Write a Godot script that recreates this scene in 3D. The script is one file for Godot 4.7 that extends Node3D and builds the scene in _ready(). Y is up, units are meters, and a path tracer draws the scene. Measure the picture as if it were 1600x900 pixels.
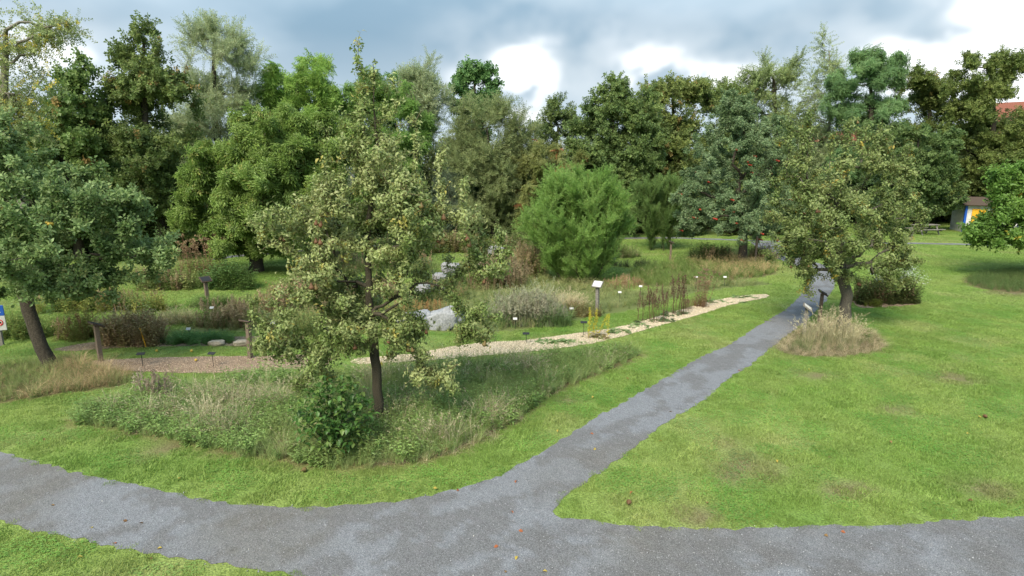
extends Node3D

# A demonstration orchard and herb garden: gravel paths, mown lawn, rough grass under the fruit trees, a wood behind.

const EXPOSURE := 8.8
var taken := {}
var M := {}
var K := {}
var rng := RandomNumberGenerator.new()
var wide := FastNoiseLite.new()
var fine := FastNoiseLite.new()
var spots := FastNoiseLite.new()
var areas := {}
var boxes := {}


class Geo:
	var v := PackedVector3Array()
	var n := PackedVector3Array()
	var c := PackedColorArray()
	var i := PackedInt32Array()

	func mesh() -> ArrayMesh:
		var m := ArrayMesh.new()
		if i.is_empty():
			return m
		var a := []
		a.resize(Mesh.ARRAY_MAX)
		a[Mesh.ARRAY_VERTEX] = v
		a[Mesh.ARRAY_NORMAL] = n
		if c.size() == v.size():
			a[Mesh.ARRAY_COLOR] = c
		a[Mesh.ARRAY_INDEX] = i
		m.add_surface_from_arrays(Mesh.PRIMITIVE_TRIANGLES, a)
		return m

	func tri(a: Vector3, b: Vector3, d: Vector3, col := Color.WHITE) -> void:
		var k := v.size()
		var nn := (d - a).cross(b - a).normalized()
		v.append(a); v.append(b); v.append(d)
		for j in 3:
			n.append(nn)
			c.append(col)
			i.append(k + j)

	func quad(a: Vector3, b: Vector3, d: Vector3, e: Vector3, col := Color.WHITE) -> void:
		tri(a, b, d, col)
		tri(a, d, e, col)

	# a box turned by basis, with bevelled top and side edges
	func box(at: Vector3, size: Vector3, turn := Basis(), bevel := 0.006, col := Color.WHITE) -> void:
		var h := size / 2
		var b: float = min(bevel, min(h.x, min(h.y, h.z)) * 0.6)
		var ax := [Vector3.RIGHT, Vector3.UP, Vector3.BACK]
		var rim := {}
		for f in 6:
			var k: int = f / 2
			var s := 1.0 if f % 2 else -1.0
			var u: Vector3 = ax[(k + 1) % 3]
			var w: Vector3 = ax[(k + 2) % 3]
			var hu: float = h[(k + 1) % 3] - b
			var hw: float = h[(k + 2) % 3] - b
			var o: Vector3 = ax[k] * h[k] * s
			var q := []
			for t in [[-1, -1], [1, -1], [1, 1], [-1, 1]]:
				q.append(at + turn * (o + u * hu * t[0] + w * hw * t[1]))
				var corner := Vector3()
				corner[k] = s
				corner[(k + 1) % 3] = t[0]
				corner[(k + 2) % 3] = t[1]
				rim["%d%s" % [k, str(corner)]] = q[-1]
			if s > 0:
				quad(q[0], q[3], q[2], q[1], col)
			else:
				quad(q[0], q[1], q[2], q[3], col)
		for k in 3:
			var a1 := (k + 1) % 3
			var a2 := (k + 2) % 3
			for s in [-1.0, 1.0]:
				for t in [-1.0, 1.0]:
					var lo := Vector3()
					lo[a1] = s
					lo[a2] = t
					var hi := lo
					lo[k] = -1.0
					hi[k] = 1.0
					var p: Vector3 = rim["%d%s" % [a1, str(lo)]]
					var p2: Vector3 = rim["%d%s" % [a1, str(hi)]]
					var r: Vector3 = rim["%d%s" % [a2, str(lo)]]
					var r2: Vector3 = rim["%d%s" % [a2, str(hi)]]
					quad(p, p2, r2, r, col)

	# a tapered tube along points
	func tube(p: Array, r: Array, sides: int, col := Color.WHITE) -> void:
		var m := p.size()
		if m < 2:
			return
		var t: Vector3 = (p[1] - p[0]).normalized()
		var side := t.cross(Vector3(0.31, 0.2, 0.93)).normalized()
		var start := v.size()
		for k in m:
			var t2: Vector3 = ((p[min(k + 1, m - 1)] - p[max(k - 1, 0)]) as Vector3).normalized()
			if t2.length_squared() < 0.5:
				t2 = t
			side = (side - t2 * side.dot(t2)).normalized()
			var up := t2.cross(side)
			t = t2
			for j in sides:
				var w := TAU * j / sides
				var d := side * cos(w) + up * sin(w)
				v.append(p[k] + d * r[k])
				n.append(d)
				c.append(col)
		for k in m - 1:
			for j in sides:
				var q := start + k * sides + j
				var q2 := start + k * sides + (j + 1) % sides
				i.append_array(PackedInt32Array([q, q + sides, q2, q2, q + sides, q2 + sides]))
		var top := v.size()
		v.append(p[m - 1] + t * r[m - 1] * 0.5)
		n.append(t)
		c.append(col)
		for j in sides:
			i.append_array(PackedInt32Array([start + (m - 1) * sides + j, top, start + (m - 1) * sides + (j + 1) % sides]))

	# a solid of revolution about y: profile of (radius, height)
	func lathe(prof: Array, sides: int, at := Vector3.ZERO, turn := Basis(), col := Color.WHITE) -> void:
		var start := v.size()
		var m := prof.size()
		for k in m:
			var e: Vector2 = prof[min(k + 1, m - 1)] - prof[max(k - 1, 0)]
			var slope := Vector2(-e.y, e.x).normalized()
			for j in sides:
				var w := TAU * j / sides
				v.append(at + turn * Vector3(prof[k].x * cos(w), prof[k].y, prof[k].x * sin(w)))
				n.append(turn * Vector3(slope.x * cos(w), slope.y, slope.x * sin(w)))
				c.append(col)
		for k in m - 1:
			for j in sides:
				var q := start + k * sides + j
				var q2 := start + k * sides + (j + 1) % sides
				i.append_array(PackedInt32Array([q, q + sides, q2, q2, q + sides, q2 + sides]))

	# a leaf folded along its rib
	func leaf(base: Vector3, dir: Vector3, up: Vector3, l: float, w: float, fold: float, col: Color, low := false, curl := 0.12, broad := 0.45) -> void:
		var side := dir.cross(up).normalized()
		if side.length_squared() < 0.5:
			side = dir.cross(Vector3(0.6, 0.2, 0.7)).normalized()
		var nn := side.cross(dir).normalized()
		var tip := base + dir * l - nn * l * curl
		var mid := base + dir * l * broad
		var a := mid + side * w / 2 + nn * w * fold
		var b := mid - side * w / 2 + nn * w * fold
		if low:
			tri(base, a, tip, col)
			tri(base, tip, b, col)
			return
		tri(base, a, mid, col)
		tri(base, mid, b, col)
		var a2 := mid + dir * l * 0.33 + side * w * 0.3 + nn * (w * fold * 0.6 - l * curl * 0.4)
		var b2 := mid + dir * l * 0.33 - side * w * 0.3 + nn * (w * fold * 0.6 - l * curl * 0.4)
		var m2 := mid + dir * l * 0.33 - nn * l * curl * 0.4
		tri(mid, a, a2, col)
		tri(mid, a2, m2, col)
		tri(mid, m2, b2, col)
		tri(mid, b2, b, col)
		tri(m2, a2, tip, col)
		tri(m2, tip, b2, col)


# ---------------------------------------------------------------- naming and placing
func numbered(called: String) -> String:
	taken[called] = taken.get(called, -1) + 1
	return called if taken[called] == 0 else "%s_%03d" % [called, taken[called]]


func tag(o: Node, label: String, category: String, group := "", kind := "") -> Node:
	o.set_meta("label", label)
	o.set_meta("category", category)
	if group:
		o.set_meta("group", group)
	if kind:
		o.set_meta("kind", kind)
	return o


func thing(called: String, label: String, category: String, at: Vector3, turn := 0.0, group := "") -> Node3D:
	var o := Node3D.new()
	o.name = numbered(called)
	add_child(o, true)
	o.position = at
	o.rotation.y = turn
	tag(o, label, category, group)
	return o


func part(called: String, mesh: Mesh, m: Material, parent: Node, at := Transform3D()) -> MeshInstance3D:
	var o := MeshInstance3D.new()
	o.name = numbered(called) if parent == self else under(parent, called)
	o.mesh = mesh
	o.material_override = m
	o.transform = at
	parent.add_child(o, true)
	return o


func under(parent: Node, called: String) -> String:
	var key := "%d/%s" % [parent.get_instance_id(), called]
	taken[key] = taken.get(key, -1) + 1
	return called if taken[key] == 0 else "%s_%03d" % [called, taken[key]]


func many(called: String, mesh: Mesh, m: Material, where: Array, tint: Array, parent: Node = self) -> MultiMeshInstance3D:
	var mm := MultiMesh.new()
	mm.transform_format = MultiMesh.TRANSFORM_3D
	mm.use_colors = true
	mm.mesh = mesh
	mm.instance_count = where.size()
	for k in where.size():
		mm.set_instance_transform(k, where[k])
		mm.set_instance_color(k, tint[k])
	var o := MultiMeshInstance3D.new()
	o.name = numbered(called) if parent == self else under(parent, called)
	o.multimesh = mm
	o.material_override = m
	o.set_meta("kind", "stuff")
	parent.add_child(o, true)
	return o


# ---------------------------------------------------------------- materials
func noise_map(freq: float, octaves: int, lo: Color, hi: Color, side := 512, seed_ := 1, kind := FastNoiseLite.TYPE_SIMPLEX_SMOOTH) -> NoiseTexture2D:
	var f := FastNoiseLite.new()
	f.seed = seed_
	f.noise_type = kind
	f.frequency = freq
	f.fractal_octaves = octaves
	f.fractal_gain = 0.6
	var g := Gradient.new()
	g.set_color(0, lo)
	g.set_color(1, hi)
	var t := NoiseTexture2D.new()
	t.width = side
	t.height = side
	t.seamless = true
	t.noise = f
	t.color_ramp = g
	return t


func bump_map(freq: float, octaves: int, side := 512, seed_ := 1, kind := FastNoiseLite.TYPE_SIMPLEX_SMOOTH) -> NoiseTexture2D:
	return noise_map(freq, octaves, Color.BLACK, Color.WHITE, side, seed_, kind)


func mat(col: Color, rough := 0.8, tinted := false) -> StandardMaterial3D:
	var m := StandardMaterial3D.new()
	m.albedo_color = col.linear_to_srgb()
	m.roughness = rough
	m.metallic_specular = 0.35
	m.vertex_color_use_as_albedo = tinted
	m.cull_mode = BaseMaterial3D.CULL_DISABLED
	return m


func textured(m: StandardMaterial3D, scale: float, albedo: Texture2D, height: Texture2D = null, depth := 0.5) -> StandardMaterial3D:
	m.uv1_triplanar = true
	m.uv1_world_triplanar = true
	m.uv1_scale = Vector3.ONE * scale
	m.albedo_texture = albedo
	if height:
		m.heightmap_enabled = true
		m.heightmap_texture = height
		m.heightmap_scale = depth
	return m


func leafy(through: float, rough := 0.5) -> StandardMaterial3D:
	var m := mat(Color.WHITE, rough, true)
	m.backlight_enabled = true
	m.backlight = Color(through, through, through).linear_to_srgb()
	m.metallic_specular = 0.4
	return m


# a grainy tile: two sizes of random speck
func grain(side: int, coarse: int, lo: float, seed_: int) -> ImageTexture:
	var r := RandomNumberGenerator.new()
	r.seed = seed_
	var big := Image.create_empty(coarse, coarse, false, Image.FORMAT_RGB8)
	var small := Image.create_empty(side, side, false, Image.FORMAT_RGB8)
	for y in coarse:
		for x in coarse:
			var v := r.randf()
			big.set_pixel(x, y, Color(v, v, v))
	big.resize(side, side, Image.INTERPOLATE_CUBIC)
	for y in side:
		for x in side:
			var v := lo + (1.0 - lo) * (big.get_pixel(x, y).r * 0.6 + r.randf() * 0.4)
			small.set_pixel(x, y, Color(v, v * r.randf_range(0.985, 1.0), v * r.randf_range(0.97, 1.0)))
	return ImageTexture.create_from_image(small)


func make_materials() -> void:
	M.leaf = leafy(0.8, 0.5)
	M.glossy_leaf = leafy(0.7, 0.42)
	M.blade = leafy(0.75, 0.6)
	M.dry = leafy(0.4, 0.85)
	M.bark = textured(mat(Color(0.13, 0.115, 0.095), 0.95), 2.2, noise_map(0.02, 5, Color(0.45, 0.43, 0.4), Color(1, 1, 0.97), 512, 3), bump_map(0.03, 5, 512, 4), 2.5)
	M.bark_grey = textured(mat(Color(0.24, 0.225, 0.19), 0.95), 3.0, noise_map(0.025, 5, Color(0.4, 0.38, 0.34), Color(1, 1, 1), 512, 5), bump_map(0.03, 5, 512, 6), 1.5)
	M.bark_pear = textured(mat(Color(0.19, 0.17, 0.135), 0.95), 4.0, noise_map(0.03, 5, Color(0.35, 0.33, 0.3), Color(1, 1, 0.95), 512, 7), bump_map(0.05, 4, 512, 8, FastNoiseLite.TYPE_CELLULAR), 2.0)
	M.bark_pale = textured(mat(Color(0.42, 0.40, 0.35), 0.9), 2.0, noise_map(0.02, 4, Color(0.35, 0.33, 0.3), Color(1, 1, 1), 512, 9))
	M.ground = textured(mat(Color.WHITE, 0.95, true), 0.7, noise_map(0.03, 5, Color(0.55, 0.55, 0.5), Color(1, 1, 1), 1024, 11), bump_map(0.05, 4, 512, 12), 2.0)
	var grit := grain(1024, 460, 0.55, 13)
	M.gravel = textured(mat(Color.WHITE, 0.9, true), 0.23, grit, grit, 1.2)
	M.far_gravel = textured(mat(Color(0.27, 0.275, 0.285), 0.95), 0.6, noise_map(0.1, 4, Color(0.7, 0.7, 0.7), Color(1, 1, 1), 512, 14))
	M.mulch = textured(mat(Color.WHITE, 0.95, true), 1.2, noise_map(0.12, 3, Color(0.62, 0.6, 0.58), Color(1, 1, 1), 1024, 15, FastNoiseLite.TYPE_CELLULAR), bump_map(0.09, 3, 1024, 15, FastNoiseLite.TYPE_CELLULAR), 2.0)
	M.chip = mat(Color.WHITE, 0.9, true)
	M.stone = textured(mat(Color(0.42, 0.43, 0.445), 0.9), 1.6, noise_map(0.012, 6, Color(0.6, 0.61, 0.62), Color(1, 1, 1), 512, 17), bump_map(0.03, 5, 512, 18), 1.5)
	M.white_stone = textured(mat(Color(0.5, 0.5, 0.5), 0.9), 1.8, noise_map(0.02, 6, Color(0.5, 0.5, 0.52), Color(1, 1, 1), 512, 19), bump_map(0.04, 5, 512, 20), 2.0)
	M.post = textured(mat(Color(0.31, 0.25, 0.2), 0.9), 3.0, noise_map(0.03, 5, Color(0.5, 0.47, 0.43), Color(1, 1, 1), 512, 21), bump_map(0.06, 4, 512, 22), 0.8)
	M.board = textured(mat(Color(0.12, 0.085, 0.065), 0.8), 3.0, noise_map(0.04, 4, Color(0.6, 0.6, 0.6), Color(1, 1, 1), 256, 23))
	M.plate_dark = mat(Color(0.02, 0.022, 0.025), 0.8)
	M.plate_white = textured(mat(Color(0.66, 0.67, 0.68), 0.6), 9.0, noise_map(0.03, 4, Color(0.72, 0.71, 0.68), Color(1, 1, 1), 256, 33))
	M.panel = textured(mat(Color(0.7, 0.7, 0.69), 0.4), 5.0, noise_map(0.03, 3, Color(0.8, 0.8, 0.8), Color(1, 1, 1), 256, 24))
	M.steel = mat(Color(0.3, 0.31, 0.32), 0.45)
	M.blue = mat(Color(0.02, 0.09, 0.4), 0.4)
	M.red = mat(Color(0.5, 0.03, 0.025), 0.4)
	M.black = mat(Color(0.015, 0.015, 0.015), 0.5)
	M.yellow = textured(mat(Color(0.75, 0.42, 0.03), 0.6), 1.0, noise_map(0.02, 3, Color(0.85, 0.8, 0.75), Color(1, 1, 1), 256, 25))
	M.wall = textured(mat(Color(0.62, 0.62, 0.6), 0.9), 0.4, noise_map(0.02, 4, Color(0.85, 0.84, 0.82), Color(1, 1, 1), 256, 26))
	M.brick_wall = textured(mat(Color(0.36, 0.17, 0.11), 0.9), 0.5, noise_map(0.04, 4, Color(0.7, 0.68, 0.65), Color(1, 1, 1), 256, 27))
	M.roof = textured(mat(Color(0.3, 0.12, 0.08), 0.85), 0.6, noise_map(0.05, 4, Color(0.65, 0.6, 0.6), Color(1, 1, 1), 256, 28), bump_map(0.05, 2, 256, 29), 3.0)
	M.glass = mat(Color(0.04, 0.05, 0.06), 0.08)
	M.pear = textured(mat(Color.WHITE, 0.6, true), 12.0, noise_map(0.03, 4, Color(0.75, 0.7, 0.62), Color(1, 1, 1), 256, 30))
	M.fruit = mat(Color.WHITE, 0.35, true)
	M.wood_grey = textured(mat(Color(0.3, 0.28, 0.25), 0.9), 2.0, noise_map(0.03, 4, Color(0.6, 0.6, 0.6), Color(1, 1, 1), 256, 31))


# ---------------------------------------------------------------- plan of the ground
func spline(p: Array, per := 3) -> PackedVector2Array:
	var out := PackedVector2Array()
	var m := p.size()
	for k in m:
		var a: Vector2 = p[(k - 1 + m) % m]
		var b: Vector2 = p[k]
		var c: Vector2 = p[(k + 1) % m]
		var d: Vector2 = p[(k + 2) % m]
		for j in per:
			var t := float(j) / per
			out.append(0.5 * (2 * b + (c - a) * t + (2 * a - 5 * b + 4 * c - d) * t * t + (3 * b - a - 3 * c + d) * t * t * t))
	return out


func area(called: String, flat: Array, per := 2) -> void:
	var p := []
	for k in flat.size() / 2:
		p.append(Vector2(flat[2 * k], flat[2 * k + 1]))
	areas[called] = spline(p, per) if per > 1 else PackedVector2Array(p)
	var r := Rect2(areas[called][0], Vector2.ZERO)
	for q in areas[called]:
		r = r.expand(q)
	boxes[called] = r


# signed distance to an area's edge, negative inside; 9 when far off
func sd(called: String, x: float, z: float) -> float:
	var r: Rect2 = boxes[called]
	if x < r.position.x - 0.8 or x > r.end.x + 0.8 or z < r.position.y - 0.8 or z > r.end.y + 0.8:
		return 9.0
	var p: PackedVector2Array = areas[called]
	var q := Vector2(x, z)
	var best := 1e9
	var inside := false
	var b := p[p.size() - 1]
	for a in p:
		var e := b - a
		var w := q - a
		var t := clampf(w.dot(e) / e.length_squared(), 0.0, 1.0)
		best = minf(best, (w - e * t).length_squared())
		if (a.y > z) != (b.y > z) and x < (b.x - a.x) * (z - a.y) / (b.y - a.y) + a.x:
			inside = not inside
		b = a
	return -sqrt(best) if inside else sqrt(best)


func hill(x: float, z: float) -> float:
	var y := wide.get_noise_2d(x * 0.9, z * 0.9) * 0.07
	return y + smoothstep(60.0, 80.0, -z) * 5.0 * smoothstep(-20.0, 30.0, x)


func ground(x: float, z: float, up := 0.0) -> Vector3:
	return Vector3(x, hill(x, z) + up, z)


# bare scuffs in the turf: where and how wide
const BARE := [[4.16, -9.85, 0.22], [4.05, -9.15, 0.5], [3.72, -8.74, 0.3], [4.46, -9.06, 0.3], [5.16, -8.45, 0.24], [5.61, -8.49, 0.2], [2.77, -7.74, 0.3], [2.63, -8.26, 0.2], [10.9, -13.3, 0.5], [8.17, -11.48, 0.3], [7.63, -8.45, 0.35], [7.5, -13.63, 0.4], [20.5, -23.2, 0.8], [-6.5, -9.6, 0.3], [1.3, -11.9, 0.25]]


func bare(x: float, z: float) -> float:
	var d := 0.0
	for s in BARE:
		var k: float = (pow((x - s[0]) / s[2], 2) + pow((z - s[1]) / (s[2] * 0.7), 2))
		if k < 6.0:
			d = maxf(d, exp(-k) * (1.0 + fine.get_noise_2d(x * 4, z * 4) * 1.2))
	return clampf(d * 1.5, 0, 1)


func lawn_color(x: float, z: float) -> Color:
	var a := wide.get_noise_2d(x * 2.2 + 50, z * 2.2) * 0.5 + 0.5
	var b := wide.get_noise_2d(x * 9.0, z * 9.0 + 90) * 0.5 + 0.5
	var d := spots.get_noise_2d(x, z)
	var c := Color(0.225, 0.35, 0.075).lerp(Color(0.335, 0.42, 0.12), clampf(a * 1.5 - 0.3, 0, 1))
	c = c.lerp(Color(0.16, 0.3, 0.05), clampf(b * 1.6 - 0.75, 0, 0.7))
	c = c.lerp(Color(0.4, 0.42, 0.17), clampf(d * 3.0 - 0.8, 0, 0.5))
	return c.lerp(Color(0.27, 0.21, 0.13), bare(x, z) * 0.85)


func sheet(called: String, dist: Callable, box: Rect2, cell: float, up: float, colour: Callable, m: Material, parent: Node = self) -> MeshInstance3D:
	var g := Geo.new()
	var coarse := cell * 6
	var nx := int(box.size.x / coarse) + 1
	var nz := int(box.size.y / coarse) + 1
	var index := {}
	for cx in nx:
		for cz in nz:
			var x0 := box.position.x + cx * coarse
			var z0 := box.position.y + cz * coarse
			var mid: float = dist.call(x0 + coarse / 2, z0 + coarse / 2)
			if mid > coarse * 0.75:
				continue
			var whole := mid < -coarse * 0.75
			var val := []
			for a in 7:
				var col := []
				for b in 7:
					col.append(-1.0 if whole else dist.call(x0 + a * cell, z0 + b * cell))
				val.append(col)
			for a in 6:
				for b in 6:
					var q := [Vector2(a, b), Vector2(a, b + 1), Vector2(a + 1, b + 1), Vector2(a + 1, b)]
					var f := [val[a][b], val[a][b + 1], val[a + 1][b + 1], val[a + 1][b]]
					var poly := []
					for k in 4:
						var k2 := (k + 1) % 4
						if f[k] <= 0:
							poly.append(q[k])
						if (f[k] <= 0) != (f[k2] <= 0):
							poly.append(q[k].lerp(q[k2], f[k] / (f[k] - f[k2])))
					var ids := []
					for p in poly:
						var w := Vector2(x0 + p.x * cell, z0 + p.y * cell)
						var key := Vector2i((w * 2000).round())
						if not index.has(key):
							index[key] = g.v.size()
							g.v.append(ground(w.x, w.y, up))
							g.n.append(Vector3.UP)
							g.c.append(colour.call(w.x, w.y))
						ids.append(index[key])
					for k in range(1, ids.size() - 1):
						g.i.append_array(PackedInt32Array([ids[0], ids[k + 1], ids[k]]))
	return part(called, g.mesh(), m, parent)


# ---------------------------------------------------------------- foliage pieces
func tone(r: RandomNumberGenerator, lo := 0.82, hi := 1.15) -> Color:
	var k := r.randf_range(lo, hi)
	return Color(k * r.randf_range(0.95, 1.06), k, k * r.randf_range(0.9, 1.1))


func any_dir(r: RandomNumberGenerator) -> Vector3:
	var y := r.randf_range(-1, 1)
	var w := r.randf() * TAU
	var s := sqrt(1 - y * y)
	return Vector3(s * cos(w), y, s * sin(w))


# leaves in a spiral round a twig that points up y
func sprig(seed_: int, n: int, twig: float, l: float, w: float, lo: float, hi: float, fold := 0.2, low := false, curl := 0.15, broad := 0.45) -> ArrayMesh:
	var r := RandomNumberGenerator.new()
	r.seed = seed_
	var g := Geo.new()
	if twig > 0.05:
		g.tube([Vector3.ZERO, Vector3(r.randf_range(-0.02, 0.02), twig * 0.9, 0)], [0.004, 0.002], 3, Color(0.9, 0.62, 0.9))
	for k in n:
		var t := (k + r.randf()) / n
		var az := k * 2.4 + r.randf_range(-0.4, 0.4)
		var pitch := r.randf_range(lo, hi)
		var dir := Vector3(cos(az) * sin(pitch), cos(pitch), sin(az) * sin(pitch))
		var up := (Vector3.UP * 0.8 + any_dir(r) * 0.9).normalized()
		var s := r.randf_range(0.7, 1.15)
		g.leaf(Vector3(0, twig * t, 0) + dir * l * 0.15, dir, up, l * s, w * s, fold * r.randf_range(0.3, 1.4), tone(r), low, curl * r.randf_range(0.2, 1.8), broad)
	return g.mesh()


# compound leaves: leaflets in pairs along arching stalks
func pinnate(seed_: int, fronds: int, length: float, pairs: int, l: float, w: float) -> ArrayMesh:
	var r := RandomNumberGenerator.new()
	r.seed = seed_
	var g := Geo.new()
	for f in fronds:
		var az := f * 2.4 + r.randf_range(-0.4, 0.4)
		var out := Vector3(cos(az), 0, sin(az))
		var rise := r.randf_range(0.1, 0.7)
		var base := Vector3(0, r.randf() * 0.12, 0)
		var col := tone(r)
		for k in pairs:
			var t := (k + 0.6) / pairs
			var p := base + out * length * t + Vector3.UP * length * (rise * t - 0.75 * t * t)
			var along := (out + Vector3.UP * (rise - 1.5 * t)).normalized()
			var side := out.cross(Vector3.UP)
			for s in [-1.0, 1.0]:
				var dir: Vector3 = (side * s + along * 0.7 + Vector3.DOWN * 0.35 + any_dir(r) * 0.2).normalized()
				g.leaf(p, dir, Vector3.UP, l * r.randf_range(0.75, 1.1), w, 0.15, col * r.randf_range(0.9, 1.1), true, 0.2)
		var tip := base + out * length + Vector3.UP * length * (rise - 0.75)
		g.leaf(tip, (out + Vector3.DOWN * 0.6).normalized(), Vector3.UP, l, w, 0.15, col, true, 0.2)
	return g.mesh()


# a tuft of blades, one metre tall as built
func tuft(seed_: int, n: int, spread: float, width: float, bend: float, seg := 3, heads := 0.0) -> ArrayMesh:
	var r := RandomNumberGenerator.new()
	r.seed = seed_
	var g := Geo.new()
	for k in n:
		var az := r.randf() * TAU
		var out := Vector3(cos(az), 0, sin(az))
		var base := Vector3(cos(az + 1), 0, sin(az + 1)) * spread * sqrt(r.randf())
		var h := r.randf_range(0.45, 1.0)
		var lean := bend * r.randf_range(0.2, 1.3)
		var side := out.cross(Vector3.UP).rotated(Vector3.UP, r.randf_range(-0.8, 0.8)) * width * 0.5
		var col := tone(r, 0.75, 1.2)
		var prev := base
		for j in seg:
			var t := (j + 1.0) / seg
			var p := base + out * lean * h * t * t + Vector3.UP * h * t * (1 - 0.35 * lean * t * t)
			var w0 := 1.0 - 0.85 * j / seg
			var w1 := 1.0 - 0.85 * (j + 1.0) / seg
			if j == seg - 1:
				g.tri(prev - side * w0, prev + side * w0, p, col)
			else:
				g.quad(prev - side * w0, prev + side * w0, p + side * w1, p - side * w1, col)
			prev = p
		if r.randf() < heads:
			for j in 7:
				var q := prev - (out * lean + Vector3.UP * 0.5).normalized() * j * 0.022
				g.leaf(q, (any_dir(r) + Vector3.UP * 0.8 + out * 0.4).normalized(), any_dir(r), 0.05, 0.016, 0.1, col * Color(1.25, 1.1, 1.2), true)
	return g.mesh()


# mown turf: short blades over a small disc
func turf(seed_: int, n: int, radius: float, h: float, clover := 0, broad := 1.0) -> ArrayMesh:
	var r := RandomNumberGenerator.new()
	r.seed = seed_
	var g := Geo.new()
	for k in n:
		var az := r.randf() * TAU
		var p := Vector3(cos(az), 0, sin(az)) * radius * sqrt(r.randf())
		var b := r.randf() * TAU
		var side := Vector3(cos(b), 0, sin(b)) * r.randf_range(0.003, 0.0055) * broad
		var tip := p + Vector3(r.randf_range(-1, 1) * h * 0.8, h * r.randf_range(0.4, 1.1), r.randf_range(-1, 1) * h * 0.8)
		g.tri(p - side, p + side, tip, tone(r, 0.6, 1.4) if r.randf() > 0.12 else Color(1.5, 1.15, 2.0) * r.randf_range(0.8, 1.1))
	for k in clover:
		var az := r.randf() * TAU
		var p := Vector3(cos(az), 0, sin(az)) * radius * sqrt(r.randf()) + Vector3.UP * h * r.randf_range(0.3, 0.8)
		for j in 3:
			var a := az + j * 2.1
			g.leaf(p, Vector3(cos(a), 0.15, sin(a)).normalized(), Vector3.UP, 0.016, 0.014, 0.1, Color(0.72, 0.98, 0.8) * r.randf_range(0.8, 1.1), true)
	return g.mesh()


# an upright herb, one metre tall: a stem with pairs of leaves, and what crowns it
func herb(seed_: int, stems: int, l: float, w: float, from: float, crown := "", lean := 0.35) -> ArrayMesh:
	var r := RandomNumberGenerator.new()
	r.seed = seed_
	var g := Geo.new()
	for s in stems:
		var az := r.randf() * TAU
		var out := Vector3(cos(az), 0, sin(az)) * lean * r.randf_range(0.1, 1.0)
		var base := Vector3(cos(az), 0, sin(az)) * 0.12 * r.randf()
		var h := r.randf_range(0.65, 1.0)
		var pts := []
		var rad := []
		for k in 4:
			var t := k / 3.0
			pts.append(base + out * h * t * t + Vector3.UP * h * t)
			rad.append(0.006 * (1 - 0.6 * t))
		g.tube(pts, rad, 3, Color(0.9, 0.75, 0.8))
		var n := int(14 * h)
		for k in n:
			var t := from + (1 - from) * (k + r.randf()) / n
			var p := base + out * h * t * t + Vector3.UP * h * t
			var a := k * 2.4 + r.randf()
			var dir := Vector3(cos(a), r.randf_range(-0.2, 0.7), sin(a)).normalized()
			g.leaf(p, dir, Vector3.UP, l * r.randf_range(0.6, 1.1) * (1.1 - 0.5 * t), w * (1.1 - 0.5 * t), 0.15, tone(r), true, 0.3)
		var top := base + out * h + Vector3.UP * h
		if crown == "plume":
			for k in 26:
				var t := r.randf()
				g.leaf(top - Vector3.UP * 0.28 * t, (any_dir(r) + Vector3.UP * 0.9).normalized(), any_dir(r), 0.06 * (0.4 + t), 0.016, 0.1, tone(r, 1.1, 1.5), true)
		elif crown == "spike":
			for k in 44:
				var t := r.randf()
				g.leaf(top - Vector3.UP * 0.4 * t, (any_dir(r) + Vector3.UP * 0.3).normalized(), any_dir(r), 0.045, 0.02, 0.1, tone(r, 0.8, 1.2), true)
		elif crown == "umbel":
			for k in 16:
				var d := (any_dir(r) * 0.8 + Vector3.UP).normalized()
				g.leaf(top, d, any_dir(r), 0.09, 0.006, 0.0, tone(r), true)
				g.leaf(top + d * 0.08, any_dir(r), any_dir(r), 0.03, 0.025, 0.1, tone(r, 1.1, 1.4), true)
	return g.mesh()


# basal leaves in a rosette, one metre across as built
func rosette(seed_: int, n: int, l: float, w: float, lift: float) -> ArrayMesh:
	var r := RandomNumberGenerator.new()
	r.seed = seed_
	var g := Geo.new()
	for k in n:
		var a := k * 2.4 + r.randf_range(-0.3, 0.3)
		var dir := Vector3(cos(a), lift * r.randf_range(0.2, 1.2), sin(a)).normalized()
		g.leaf(Vector3(cos(a), 0.1, sin(a)) * 0.04, dir, Vector3.UP, l * r.randf_range(0.6, 1.1), w * r.randf_range(0.7, 1.1), 0.2, tone(r), false, 0.4)
	return g.mesh()


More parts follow.
